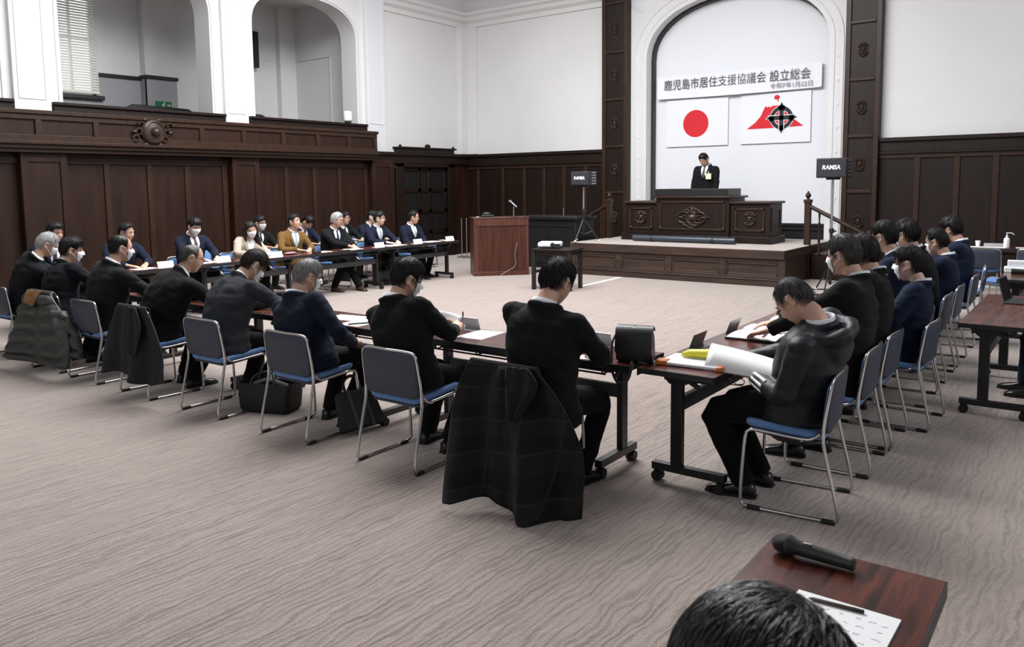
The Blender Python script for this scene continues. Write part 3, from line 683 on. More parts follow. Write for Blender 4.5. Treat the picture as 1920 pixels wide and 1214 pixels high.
def chair_frame():
    mb = MB()
    for s in (-1, 1):
        p = [(0, -0.212, 0.737), (s*0.16, -0.203, 0.737), (s*0.212, -0.196, 0.727), (s*0.230, -0.192, 0.685), (s*0.236, -0.158, 0.45), (s*0.240, -0.175, 0.36), (s*0.243, -0.246, 0.06), (s*0.243, -0.240, 0.015), (s*0.243, -0.19, 0.011),
             (s*0.243, 0.19, 0.011), (s*0.243, 0.236, 0.018), (s*0.242, 0.244, 0.06), (s*0.236, 0.226, 0.40), (s*0.232, 0.205, 0.428), (s*0.229, 0.16, 0.430), (s*0.226, -0.06, 0.412), (s*0.230, -0.115, 0.420), (s*0.236, -0.150, 0.46)]
        mb.tube(smooth_path(p, 2), 0.0095, 8)
    mb.tube([(-0.228, 0.15, 0.425), (0.228, 0.15, 0.425)], 0.008, 6); mb.tube([(-0.226, -0.06, 0.407), (0.226, -0.06, 0.407)], 0.008, 6)
    return mb
def make_chair(label):
    c = thing('stacking_chair', label, 'chair')
    chair_frame().obj('frame', chrome, c, smooth=60)
    b = rounded_panel(0.455, 0.285, 0.022, 0.055, 0.022); b.v = [(v[0], v[1]-0.168-0.030*(v[2]/0.285), v[2]+0.446) for v in b.v]
    b.obj('backrest', shellm, c, smooth=60)
    b = rounded_panel(0.425, 0.255, 0.02, 0.05, 0.022); b.v = [(v[0], v[1]-0.155-0.030*(v[2]/0.285), v[2]+0.460) for v in b.v]
    b.obj('back_cushion', bluefab, c, smooth=60)
    s = rounded_panel(0.45, 0.40, 0.045, 0.06, -0.010)
    s.v = [(v[0], v[2]-0.165, 0.438-v[1]*0.9+0.012*abs(v[0]/0.22)**2+0.03*(v[2]/0.43-0.5)) for v in s.v]
    s.obj('seat', bluefab, c, smooth=60)
    u = rounded_panel(0.43, 0.37, 0.02, 0.05, -0.01); u.v = [(v[0], v[2]-0.15, 0.412-v[1]+0.03*(v[2]/0.43-0.5)) for v in u.v]
    u.obj('seat_shell', shellm, c, smooth=60)
    for sx in (-1, 1):
        for y in (-0.20, 0.17): MB().bx(sx*0.243-0.013, sx*0.243+0.013, y-0.035, y+0.035, 0.0, 0.022).obj('floor_glide', blackpl, c, bevel=0.005)
    return c
CH0 = None
def chair(x, y, rz, label, group='blue stacking chairs'):
    global CH0
    if CH0 is None:
        CH0 = make_chair(label); CH0.location = (x, y, 0); CH0.rotation_euler = (0, 0, rz); CH0['group'] = group; return CH0
    return dup(CH0, (x, y, 0), rz, label, group)

# ================================================================== flip-top tables (the sitter is on the -y side)
def make_table(label, L=1.8, D=0.45):
    t = thing('folding_table', label, 'table')
    MB().bx(-L/2+0.004, L/2-0.004, -D/2+0.004, D/2-0.004, 0.672, 0.70).obj('table_top', rosewood, t)
    m = MB(); m.bx(-L/2, L/2, -D/2, -D/2+0.006, 0.656, 0.699); m.bx(-L/2, L/2, D/2-0.006, D/2, 0.656, 0.699); m.bx(-L/2, -L/2+0.006, -D/2, D/2, 0.668, 0.699); m.bx(L/2-0.006, L/2, -D/2, D/2, 0.668, 0.699)
    m.obj('edge_band', blackpl, t)
    yp = 0.07
    for s in (-1, 1):
        x = s*(L/2-0.20)
        m = MB(); m.bx(x-0.02, x+0.02, yp-0.035, yp+0.035, 0.10, 0.62); m.bx(x-0.025, x+0.025, -D/2+0.005, D/2-0.005, 0.068, 0.112)
        m.prism([(yp-0.20, 0.668), (yp+0.13, 0.668), (yp+0.10, 0.64), (yp+0.045, 0.585), (yp-0.045, 0.585), (yp-0.14, 0.63)], 'yz', x-0.022, x+0.022)
        m.box((x+s*0.03, yp-0.07, 0.625), (0.012, 0.16, 0.03), Matrix.Rotation(0.5, 3, 'X'))
        m.obj('leg', blackmet, t, bevel=0.004)
        for y in (-D/2+0.035, D/2-0.035):
            c = MB(); c.tube([(x-0.026, y, 0.031), (x-0.006, y, 0.031)], 0.031, 16).tube([(x+0.006, y, 0.031), (x+0.026, y, 0.031)], 0.031, 16); c.bx(x-0.012, x+0.012, y-0.02, y+0.02, 0.035, 0.075)
            c.obj('caster', rubber, t, smooth=40)
    MB().bx(-L/2+0.2, L/2-0.2, yp-0.02, yp+0.02, 0.425, 0.505).obj('crossbar', mat('dark_grey_metal', (0.035, 0.035, 0.037), 0.45), t, bevel=0.004)
    m = MB()
    for y in (-0.10, -0.03, 0.16): m.tube([(-L/2+0.22, y, 0.60), (L/2-0.22, y, 0.60)], 0.006, 6)
    for x in (-L/2+0.24, -0.3, 0.3, L/2-0.24): m.tube([(x, -0.10, 0.60), (x, 0.16, 0.60)], 0.005, 6); m.tube([(x, -0.10, 0.60), (x, -0.12, 0.668)], 0.005, 6)
    m.obj('under_shelf', blackmet, t)
    return t
TB0 = None
def table(x, y, rz, label, group='rosewood folding tables'):
    global TB0
    if TB0 is None:
        TB0 = make_table(label); TB0.location = (x, y, 0); TB0.rotation_euler = (0, 0, rz); TB0['group'] = group; return TB0
    return dup(TB0, (x, y, 0), rz, label, group)
NT = ['near row table under the black shoulder bag', 'near row table with the grey name plate beside the held-up sheet', 'near row table before the bald man in glasses', 'near row table at its far left end']
for i in range(4): table(-2.11-0.9-1.8*i, 4.145, 0, 'rosewood folding '+NT[i])
RT = ['carrying the yellow pencil case', 'just behind the table with the yellow pencil case', 'third from the yellow pencil case', 'nearest the stage']
for i in range(4): table(-1.835, 3.925+0.9+1.8*i, PI/2, 'rosewood folding table of the right row, '+RT[i])
LT = ['at the corner of the square', 'before the woman in beige', 'before the silver haired man with blue tie', 'beside the fluted lectern']
for i in range(4): table(-9.905, 4.18+0.9+1.8*i, -PI/2, 'rosewood folding table of the left row, '+LT[i])
table(-0.60, 7.36, PI/2, 'rosewood folding table at the right edge, carrying the laptop', 'rosewood tables on the right')
table(-0.66, 10.44, PI/2, 'rosewood folding table at the right edge, carrying the white box', 'rosewood tables on the right')
table(-0.505, 1.325, PI/2, 'rosewood table in the foreground with microphone and notes', 'rosewood tables on the right')
table(-0.95, 14.1, 0, 'table by the far panelled wall with the white pump bottle', 'rosewood tables on the right')

# ---- small tables of the second row on the left
def second_table(y, i, label):
    t = thing('side_desk', label, 'desk', (-11.15, y, 0), 0, 'black side desks behind the left row')
    MB().bx(-0.2, 0.2, -0.35, 0.35, 0.66, 0.70).obj('desk_top', blackw, t, bevel=0.004)
    m = MB(); m.bx(-0.18, 0.18, -0.34, -0.31, 0, 0.66); m.bx(-0.18, 0.18, 0.31, 0.34, 0, 0.66); m.bx(0.15, 0.17, -0.31, 0.31, 0.35, 0.62); m.obj('desk_frame', blackmet, t)
    return t
for i, (y, w) in enumerate(((9.50, 'behind the brown jacket'), (10.40, 'behind the man with silver hair and blue tie'), (11.45, 'beside the empty blue chair'))): second_table(y, i, 'narrow black side desk '+w)

# ================================================================== lectern, desk and projector table
le = thing('lectern', 'red brown lectern with a fluted front left of the stage', 'lectern', (-9.22, 12.06, 0), math.radians(47.5))
W2 = 0.53
MB().bx(-W2, W2, 0.0, 0.50, 0.0, 1.09).obj('body', lect_wood, le, bevel=0.006)
m = MB(); n = 30
for i in range(n):
    xx = -W2+0.10+(2*W2-0.15)*(i+0.5)/n; m.prism([(xx-0.011, 0.0), (xx-0.006, -0.016), (xx+0.006, -0.016), (xx+0.011, 0.0)], 'xy', 0.09, 0.93)
m.obj('fluted_front', lect_wood, le, smooth=0)
m = MB(); m.bx(-W2, W2, -0.022, 0.0, 0.95, 1.09); m.bx(-W2, W2, -0.022, 0.0, 0, 0.08); m.bx(-W2, -W2+0.09, -0.018, 0.0, 0.08, 0.95); m.bx(W2-0.05, W2, -0.018, 0.0, 0.08, 0.95)
m.obj('front_frame', lect_wood, le, bevel=0.004)
MB().bx(-W2-0.01, W2+0.01, -0.03, 0.52, 1.09, 1.11).obj('top', lect_wood, le, bevel=0.006)
def at(o, x, y, z):
    c, s = math.cos(o.rotation_euler.z), math.sin(o.rotation_euler.z)
    return (o.location.x+c*x-s*y, o.location.y+s*x+c*y, z)
mi = thing('gooseneck_microphone', 'silver microphone on a short stand on the lectern', 'microphone', at(le, 0.27, 0.12, 1.11), 0)
MB().lathe((0, 0, 0), [(0.06, 0), (0.06, 0.012), (0.015, 0.022), (0, 0.022)], 16).obj('base', blackmet, mi)
MB().tube([(0, 0, 0.015), (0, 0, 0.20)], 0.008, 8).obj('stem', steel, mi)
MB().tube([(0.07, 0, 0.19), (0.0, 0, 0.24), (-0.05, 0, 0.275)], [0.012, 0.014, 0.016], 10).obj('handle', steel, mi)
MB().ell((-0.08, 0, 0.297), (0.034, 0.026, 0.026)).obj('grille', mat('microphone_grille', (0.35, 0.35, 0.36), 0.45, metal=0.6, bump=(900, 0.8)), mi)
ct = thing('control_box', 'small black control box lying on the lectern top', 'box', at(le, -0.22, 0.22, 1.11), math.radians(40))
MB().bx(-0.12, 0.12, -0.09, 0.09, 0, 0.045).obj('case', blackpl, ct, bevel=0.01); MB().ell((-0.02, 0, 0.06), (0.09, 0.05, 0.04)).obj('cover', blackpl, ct)
cp = thing('coffee_saucer', 'flat dark dish left of the control box on the lectern', 'dish', at(le, -0.42, 0.16, 1.11))
MB().lathe((0, 0, 0), [(0.03, 0), (0.06, 0.012), (0.058, 0.016), (0.028, 0.006), (0, 0.006)], 20).obj('dish', steel, cp)
dk = thing('side_desk', 'black wooden desk standing behind the lectern', 'desk', (-9.25, 14.0, 0))
MB().bx(-0.70, 0.70, -0.35, 0.35, 0, 1.0).obj('body', blackw, dk, bevel=0.008)
MB().bx(-0.75, 0.75, -0.40, 0.40, 1.0, 1.07).obj('top', blackw, dk, bevel=0.012)
m = MB(); m.bx(-0.62, 0.62, -0.365, -0.35, 0.1, 0.14); m.bx(-0.62, 0.62, -0.365, -0.35, 0.86, 0.90); m.bx(-0.02, 0.02, -0.365, -0.35, 0.14, 0.86); m.obj('panel_moulding', blackw, dk)
gm = thing('gooseneck_microphone', 'thin pale microphone stem on the black desk behind the lectern', 'microphone', (-9.0, 13.9, 1.07))
MB().lathe((0, 0, 0), [(0.03, 0), (0.03, 0.01), (0, 0.012)], 12).obj('base', blackmet, gm); MB().tube([(0, 0, 0.01), (0, 0, 0.17)], 0.008, 8).obj('stem', steel, gm)
pt = thing('projector_table', 'dark wooden table under the white projector', 'table', (-7.24, 10.98, 0), math.radians(9))
MB().bx(-0.36, 0.36, -0.26, 0.26, 0.64, 0.675).obj('table_top', oak, pt, bevel=0.006)
MB().bx(-0.33, 0.33, -0.23, 0.23, 0.58, 0.64).obj('apron', oak, pt)
for sx in (-1, 1):
    for sy in (-1, 1): MB().bx(sx*0.32-0.03, sx*0.32+0.03, sy*0.22-0.03, sy*0.22+0.03, 0, 0.64).obj('leg', blackw, pt, bevel=0.004)
m = MB(); m.bx(-0.30, 0.30, -0.02, 0.02, 0.27, 0.31)
for sx in (-1, 1): m.bx(sx*0.32-0.015, sx*0.32+0.015, -0.2, 0.2, 0.27, 0.31)
m.obj('stretcher', blackw, pt)
pj = thing('projector', 'white projector standing on the dark table before the stage', 'projector', at(pt, -0.13, 0.02, 0.675), math.radians(25))
MB().bx(-0.19, 0.19, -0.15, 0.15, 0.015, 0.105).obj('casing', whitepl, pj, bevel=0.03, smooth=50)
MB().lathe((0.06, -0.15, 0.06), [(0.0, -0.012), (0.035, -0.012), (0.04, 0.0), (0, 0)], 20, 'y').obj('lens', blackpl, pj)
m = MB(); m.bx(0.10, 0.185, -0.156, -0.15, 0.03, 0.08); m.obj('vent', blackpl, pj)
for sx in (-0.14, 0.14): MB().tube([(sx, -0.1, 0), (sx, -0.1, 0.02)], 0.012, 8).obj('foot', blackpl, pj)
tp = tag(MB().add([(-7.19, 12.96, 0.003), (-7.11, 12.96, 0.003), (-7.02, 11.1, 0.003), (-7.10, 11.1, 0.003), (-7.19, 12.96, 0.0), (-7.11, 12.96, 0.0), (-7.02, 11.1, 0.0), (-7.10, 11.1, 0.0)], [(0, 1, 2, 3), (0, 4, 5, 1), (1, 5, 6, 2), (2, 6, 7, 3), (3, 7, 4, 0)]).obj('floor_tape', mat('white_cloth_tape', (0.80, 0.80, 0.80), 0.6), smooth=0), 'strip of white tape over a cable from the stage to the projector table', 'tape')
def cable(name, pts, r, m_, label, cat='cable'):
    return tag(MB().tube(smooth_path(pts, 3), r, 6).obj(name, m_, smooth=60), label, cat)
cable('power_cable', [(-7.55, 11.0, 0.64), (-7.66, 10.95, 0.45), (-7.66, 10.9, 0.1), (-7.6, 10.9, 0.006), (-7.3, 10.75, 0.006), (-7.12, 11.2, 0.008)], 0.006, blackpl, 'black cable hanging from the projector table to the floor')
cable('lead', [at(le, 0.30, -0.06, 0.62), at(le, 0.24, -0.05, 0.42), at(le, 0.28, -0.06, 0.18), at(le, 0.1, -0.06, 0.09), at(le, -0.05, -0.09, 0.006)], 0.005, mat('grey_lead', (0.25, 0.24, 0.24), 0.5), 'grey lead hanging down the fluted front of the lectern')
cable('cable_coil', [(-3.95, 12.6, 0.012), (-3.6, 12.3, 0.012), (-3.1, 12.45, 0.012), (-3.0, 12.9, 0.012), (-3.3, 13.2, 0.012), (-3.8, 13.0, 0.012), (-3.9, 12.55, 0.02), (-3.4, 12.35, 0.02), (-2.8, 12.7, 0.012)], 0.010, blackpl, 'black cables looped on the floor right of the stage')
for k, x in enumerate((-12.2, -12.35)):
    tag(MB().tube([(x, 14.6, 0.0), (x, 14.6, 0.95)], 0.012, 8).lathe((x, 14.6, 0), [(0.12, 0), (0.12, 0.02), (0.02, 0.04)], 16).obj('rope_post', steel), 'thin steel post by the dark door, '+('nearer the lectern' if k == 0 else 'nearer the door'), 'post', 'steel posts by the door')
# ================================================================== people
def sstep(a, b, x):
    t = np.clip((x-a)/(b-a), 0, 1); return t*t*(3-2*t)
def head_surf(d):
    """skin surface of a head for unit directions d (n,3): x right, y forward, z up; metres"""
    d = np.asarray(d, float); x, y, z = d[:, 0], d[:, 1], d[:, 2]
    px, py, pz = 0.0755*x, 0.098*y, 0.121*z
    lo = np.clip(-z, 0, 1); fr = np.clip(y, 0, 1); bk = np.clip(-y, 0, 1)
    px = px*(1-0.30*lo**1.6)*(1-0.05*fr)*(1+0.06*bk*(1-lo))
    py = np.where(y > 0, 0.098*np.clip(y, 0, 1)**(1-0.65*lo)*(1-0.11*lo**2), py*(1-0.50*lo**1.3))
    py = np.where(y > 0.0, py*(1-0.07*(1-np.abs(x))**2*0), py)
    g = lambda cx, cz, sx, sz: np.exp(-((px-cx)/sx)**2-((pz-cz)/sz)**2)*(y > 0.1)
    py = py-0.011*(g(0.031, 0.006, 0.017, 0.013)+g(-0.031, 0.006, 0.017, 0.013))
    py = py+0.004*(g(0.03, 0.026, 0.03, 0.009)+g(-0.03, 0.026, 0.03, 0.009))
    nz = np.clip((0.012-pz)/0.045, 0, 1); nose = np.exp(-(px/0.0115)**2)*np.where((pz < 0.014) & (pz > -0.040), 0.005+0.018*nz, 0)*(y > 0.1)*sstep(-0.046, -0.034, pz)
    py = py+nose
    py = py+0.007*g(0, -0.060, 0.024, 0.010)+0.005*g(0, -0.098, 0.024, 0.016)-0.003*g(0, -0.077, 0.025, 0.007)
    py = py+0.004*(g(0.045, -0.03, 0.02, 0.022)+g(-0.045, -0.03, 0.02, 0.022))
    return np.stack([px, py, pz], 1)
def sphere_dirs(n, m):
    out = []
    for i in range(m+1):
        th = PI*(0.012+0.976*i/m)
        for k in range(n):
            a = 2*PI*k/n; out.append((math.sin(th)*math.sin(a), math.sin(th)*math.cos(a), math.cos(th)))
    faces = [(i*n+k, i*n+(k+1) % n, (i+1)*n+(k+1) % n, (i+1)*n+k) for i in range(m) for k in range(n)]
    faces += [tuple(range(n)), tuple(m*n+n-1-k for k in range(n))]
    return np.array(out), faces

def hairline(az, st):
    """lowest z (on the unit sphere) that carries hair at azimuth az from the front, 0..pi"""
    a = np.abs(az); k = np.radians([0, 35, 58, 74, 84, 108, 124, 180])
    fr = st.get('front', 0.56); v = [fr, fr-0.02, fr-0.20, 0.02, 0.20, 0.20, -0.32, st.get('nape', -0.56)]
    if st.get('ears'): v[4] = v[5] = -0.45; v[3] = -0.3
    return np.interp(a, k, v)
def hair_thick(d, st):
    az = np.arctan2(d[:, 0], d[:, 1]); z = d[:, 2]
    f = z-hairline(az, st)+0.05*np.sin(9*az+3*np.sin(5*az)+st.get('seed', 0))*sstep(1.6, 0.9, np.abs(az)); t = sstep(-0.02, 0.16, f)
    th = 0.72*st.get('thick', 0.020)*(0.50+0.50*sstep(0.0, 0.75, z))
    th = th*(1+st.get('fringe', 0.0)*np.exp(-((np.abs(az))/0.7)**2)*sstep(0.9, 0.5, z))
    if 'bald' in st:       # (centre direction, cos of radius): thin hair on top
        c = np.array(st['bald'][0], float); c /= np.linalg.norm(c)
        t = t*(1-st['bald'][2]*sstep(st['bald'][1]-0.12, st['bald'][1]+0.12, d @ c))
    return np.where(f > -0.02, t*th, 0), f, t
def hair_mesh(st, near, rnd):
    n, m = (88, 56) if near else (48, 30)
    d, faces = sphere_dirs(n, m)
    p = head_surf(d); th, f, t = hair_thick(d, st)
    nr = d*np.array([1/0.0755, 1/0.098, 1/0.121]); nr /= np.linalg.norm(nr, axis=1)[:, None]
    amp = st.get('messy', 0.005); sd = rnd.random()*50
    # clumps that run from the crown outwards
    wh = np.array(st.get('whorl', (0.05, -0.45, 0.89)), float); wh /= np.linalg.norm(wh)
    e1 = np.cross(wh, (1, 0, 0)); e1 /= np.linalg.norm(e1); e2 = np.cross(wh, e1)
    ang = np.arctan2(d @ e1, d @ e2); rad = np.arccos(np.clip(d @ wh, -1, 1))
    nz = np.array([mnoise.noise((math.cos(a)*4.5+sd, math.sin(a)*4.5, r*1.3))+0.6*mnoise.noise((math.cos(a)*13+sd, math.sin(a)*13, r*2.2)) for a, r in zip(ang, rad)])
    p = p+nr*(th*(1+0)+nz*amp*t-0.012*(1-t)*(f < 0.1))[:, None]
    mb = MB(); mb.add(p.tolist(), faces)
    if st.get('strands'):
        ns, rs, L, segs = st['strands']; k = 0
        while k < ns:
            v = np.array([rnd.gauss(0, 1) for _ in range(3)]); v /= np.linalg.norm(v)
            th0, f0, t0 = hair_thick(v[None], st)
            if f0[0] < 0.02 or rnd.random() > t0[0]: continue
            k += 1; pts = []; dd = v.copy(); comb = np.array(st.get('comb', (0.15, 0, -0.25))); lift = rnd.random()*0.006*st.get('lift', 1)
            jit = np.array([rnd.gauss(0, 0.22) for _ in range(3)])
            for s in range(segs+1):
                q = head_surf(dd[None])[0]; nn = dd*np.array([1/0.0755, 1/0.098, 1/0.121]); nn /= np.linalg.norm(nn)
                th1 = hair_thick(dd[None], st)[0][0]
                pts.append(q+nn*(max(th1, 0.002)+0.0015+lift*math.sin(PI*(0.2+0.8*s/segs))))
                g = (dd-wh)+comb+jit; g = g-dd*(g @ dd); g /= np.linalg.norm(g)+1e-9
                dd = dd+g*L/segs; dd /= np.linalg.norm(dd)
            mb.tube(pts, [rs*(1-0.75*s/segs) for s in range(segs+1)], 3, cap=False)
    return mb

def basis(fwd, up=(0, 0, 1)):
    f = Vector(fwd).normalized(); r = f.cross(Vector(up)).normalized(); u = r.cross(f)
    return Matrix((r, f, u)).transposed()
def ik(a, b, l1, l2, pole):
    a, b = Vector(a), Vector(b); d = b-a; L = d.length; mx = (l1+l2)*0.995
    if L > mx: b = a+d*(mx/L); d = b-a; L = mx
    x = (l1*l1-l2*l2+L*L)/(2*L); h = math.sqrt(max(l1*l1-x*x, 0.0)); n = d.normalized(); p = Vector(pole); p = (p-n*(p @ n)).normalized() if (p-n*(p @ n)).length > 1e-5 else n.orthogonal()
    return a+n*x+p*h, b
def hand(mb, w, fwd, up, side, curl=0.35, k=1.0, pen=False):
    """palm, four fingers and a thumb; w wrist, fwd towards the fingertips, up the back of the hand, side +1 right hand"""
    B = basis(fwd, up); P = lambda x, y, z: Vector(w)+k*(B @ Vector((x, y, z)))
    rings = []
    for y, hw, ht in ((-0.03, 0.027, 0.021), (0.005, 0.031, 0.018), (0.045, 0.041, 0.015), (0.078, 0.042, 0.0135), (0.094, 0.037, 0.0105)):
        rings.append([P(hw*math.cos(a), y, ht*math.sin(a)-0.004*(y > 0.03)) for a in [2*PI*i/14 for i in range(14)]])
    mb.loft(rings)
    for i, (x, l, r) in enumerate(((-0.031, 0.066, 0.0085), (-0.0105, 0.077, 0.0088), (0.0105, 0.073, 0.0085), (0.030, 0.056, 0.0075))):
        x = x*side; c = curl*(0.8+0.12*i); a = -c*0.7; pts = [P(x*0.95, 0.078, 0)]; y, z = 0.092, -0.001
        pts.append(P(x, y, z)); sp = x*0.14
        for s in (0.45, 0.32, 0.25):
            y += math.cos(a)*l*s; z += math.sin(a)*l*s; pts.append(P(x+sp*(y-0.09)/0.07, y, z)); a -= c*0.85
        mb.tube(pts, [r*1.05, r*1.05, r, r*0.95, r*0.72], 8)
    s = -side; pts = [P(s*0.020, 0.012, -0.004), P(s*0.043, 0.036, -0.010), P(s*0.054, 0.062, -0.018-0.01*curl), P(s*(0.054-0.012*curl), 0.088, -0.026-0.012*curl)]
    mb.tube(pts, [0.0135, 0.0115, 0.0095, 0.0070], 8)

def remesh(mb, vox, smooth=4, name='m'):
    me = mb.mesh(name); o = bpy.data.objects.new('tmp_volume', me); COL.objects.link(o)
    r = o.modifiers.new('r', 'REMESH'); r.mode = 'VOXEL'; r.voxel_size = vox
    if smooth: s = o.modifiers.new('s', 'SMOOTH'); s.factor = 0.5; s.iterations = smooth
    dg = bpy.context.evaluated_depsgraph_get(); dg.update()
    out = bpy.data.meshes.new_from_object(o.evaluated_get(dg)); bpy.data.objects.remove(o); bpy.data.meshes.remove(me)
    return out
def wrinkle(me, amp, seed, freq=9.0):
    n = len(me.vertices); co = np.empty(n*3); no = np.empty(n*3); me.vertices.foreach_get('co', co); me.vertices.foreach_get('normal', no)
    co = co.reshape(-1, 3); no = no.reshape(-1, 3)
    d = np.array([mnoise.noise((x*freq+seed, y*freq, z*freq*1.9))*0.8+abs(mnoise.noise((x*freq*0.8+z*9+seed, y*freq*0.8, z*14+seed)))*0.9-0.25 for x, y, z in co])
    co = co+no*(d*amp)[:, None]; me.vertices.foreach_set('co', co.ravel()); me.update()

PEOPLE = {}
seamm = mat('dark_seam_thread', (0.0025, 0.0025, 0.003), 0.9)
def person(key, label, loc, rz, head, pose='sit', near=False, girth=1.0, hp=15, hy=0, hr=0, twist=0, hands=None, curl=(0.35, 0.35),
           jacket=S_BLACK, trousers=T_BLACK, shoe=shoem, hair=None, hstyle=None, sk=None, mask=False, glasses=False, tie=None, shirt=shirtm,
           front=False, feet=None, vox=None, seat=0.455, floorz=0.0, hood=None, group=None, badge=False, long_hair=False, neck=1.0, elbow=None):
    """loc: the pelvis on the floor plan; head: world centre of the skull. Everything is built in the frame of (loc, rz)."""
    rnd = random.Random(sum(ord(ch)*(i+3) for i, ch in enumerate(key))); sk = sk or skin; hstyle = dict(hstyle or {}); hstyle['seed'] = len(label)
    hstyle.setdefault('strands', (450, 0.0014, 0.5, 4))
    R = Matrix.Rotation(rz, 3, 'Z'); root = Vector((loc[0], loc[1], floorz)); Ri = R.transposed()
    C = Ri @ (Vector(head)-root)
    sit = pose == 'sit'; hipz = seat+0.085 if sit else 0.90
    P0 = Vector((0, -0.015, hipz))
    # head frame
    RH = Matrix.Rotation(math.radians(hy), 3, 'Z') @ Matrix.Rotation(math.radians(-hp), 3, 'X') @ Matrix.Rotation(math.radians(hr), 3, 'Y')
    nb_skull = C+RH @ Vector((0, -0.028, -0.075))              # where the neck enters the skull
    # the spine: a bend from the pelvis to the base of the neck, found so that the neck is about 0.085 long
    tgt = nb_skull-Vector((0, 0.045+0.02*math.sin(math.radians(hp)), 0.075))*neck
    d = tgt-P0; L = d.length
    bend = 0.10*min(1.0, max(0.0, d.y/0.25))
    def spine(t):   # t 0..1, quadratic with the middle pushed back (a rounded back when leaning)
        mid = P0+d*0.5+Vector((0, -bend*0.9, bend*0.35)); return P0*(1-t)**2+mid*2*t*(1-t)+tgt*t*t
    def frame(t):
        a = (spine(min(1, t+0.02))-spine(max(0, t-0.02))).normalized(); tw = math.radians(twist*t)
        x = Vector((math.cos(tw), math.sin(tw), 0)); x = (x-a*(x @ a)).normalized(); y = a.cross(x); return spine(t), x, y, a
    def ring(t, a, b, n=28, e=2.3, off=0.0):
        c, x, y, ax = frame(max(0, min(1, t)))
        if t < 0: c = P0+ax*(t*L)*0.6+Vector((0, 0, t*L*0.4))
        if t > 1: c = tgt+(nb_skull-tgt)*((t-1)/0.25)
        return [c+x*(a*math.copysign(abs(math.cos(q))**(2/e), math.cos(q)))+y*(off+b*math.copysign(abs(math.sin(q))**(2/e), math.sin(q))) for q in [2*PI*i/n for i in range(n)]]
    g = girth; k = L/0.52
    c9, x9, y9, a9 = frame(0.90)
    SH = {s: c9+x9*(s*0.187*g)-a9*0.012*k+y9*0.005 for s in (-1, 1)}
    # hands
    if hands is None: hands = {1: (0.15, 0.44, 0.745), -1: (-0.15, 0.44, 0.745)}
    arms = {}
    for s in (-1, 1):
        w = Vector(hands[s]) if hands.get(s) is not None else Vector((s*0.19, 0.30, hipz+0.10))
        pole = (elbow or {}).get(s, (s*0.95, -0.35, -0.6))
        e, w2 = ik(SH[s], w, 0.285, 0.255, pole); arms[s] = (e, w2)
    # legs
    legs = {}
    for s in (-1, 1):
        hp_ = P0+Vector((s*0.088, 0.02, -0.01))
        if sit:
            ft = Vector((feet or {}).get(s, (s*0.11, 0.40, 0.095))); pole = (s*0.10, 1.0, 0.8)
        else:
            ft = Vector((s*0.10, 0.0, 0.095)); pole = (0, 1, 0)
        kn, an = ik(hp_, ft, 0.43, 0.415, pole); legs[s] = (hp_, kn, an)
    # ---------------- the body: one continuous skin
    m = MB()
    dd, ff = sphere_dirs(36, 26) if not near else sphere_dirs(48, 34)
    hs = head_surf(dd); m.add([C+RH @ Vector(p) for p in hs.tolist()], ff)
    for s in (-1, 1):       # ears: a plate with a raised rim and a lobe
        ec = Vector((s*0.0775, -0.008, -0.004))
        E = Matrix.Rotation(s*math.radians(-24), 3, 'Z') @ Matrix.Rotation(math.radians(-8), 3, 'X')
        V = lambda q: C+RH @ (ec+E @ Vector(q))
        m.loft([[V((s*xx, 0.014*sc*math.cos(a)-0.004, 0.027*sc*math.sin(a))) for a in [2*PI*i/12 for i in range(12)]] for xx, sc in ((-0.012, 0.7), (0.002, 0.9), (0.006, 0.8))])
        m.tube([V((s*0.007, 0.015*math.cos(a)-0.006, 0.030*math.sin(a)+0.002)) for a in [math.radians(q) for q in (20, 50, 80, 110, 140, 170, 200, 230, 255)]], 0.0055, 7)
        m.ell(V((s*0.005, 0.002, -0.028)), (0.006, 0.008, 0.009), 8, 6)
    nk = [nb_skull+RH @ Vector((0, 0.012, 0.03)), nb_skull*0.65+tgt*0.35+Vector((0, 0, 0.005)), tgt*0.85+nb_skull*0.15, tgt-a9*0.05]
    m.tube(nk, [0.052*g**0.5, 0.053*g**0.5, 0.055*g**0.5, 0.050], 18)
    m.loft([ring(t, a*g, b*g) for t, a, b in ((-0.12, 0.14, 0.10), (0.05, 0.145, 0.105), (0.3, 0.130, 0.092), (0.6, 0.145, 0.098), (0.82, 0.150, 0.085), (0.95, 0.10, 0.06), (1.0, 0.05, 0.045))])
    for s in (-1, 1):
        e, w = arms[s]
        m.tube(smooth_path([c9+x9*(s*0.10*g)-a9*0.01, SH[s], e, w], 1), [0.05, 0.05, 0.044, 0.040, 0.036, 0.034, 0.028, 0.0255][:len(smooth_path([0*SH[s]]*4, 1))], 10)
        fw = (w-e).normalized(); hd = (hstyle.get('hdir') or {}).get(s)
        if hands.get(s) is not None:
            f2 = Vector(hd[0]) if hd else Vector((fw.x*0.6-s*0.25, fw.y, min(fw.z*0.4, 0.05)-0.08)); up = Vector(hd[1]) if hd else Vector((-s*0.15, 0.1, 1))
            if pose == 'stand' and not hd: f2 = fw; up = Vector((s, 0, 0.2))
            hand(m, w+f2.normalized()*0.02, f2, up, s, curl[0] if s < 0 else curl[1])
        h, kn, an = legs[s]
        m.tube(smooth_path([h, kn, an], 1), [0.07, 0.066, 0.052, 0.046, 0.038, 0.034][:len(smooth_path([h, kn, an], 1))], 10)
        m.tube([an+Vector((0, -0.02, -0.02)), an+Vector((0, 0.05, -0.055)), an+Vector((s*0.015, 0.13, -0.068))], [0.034, 0.032, 0.02], 8)
    me = remesh(m, vox or (0.0065 if near else 0.0085), 2, 'person')
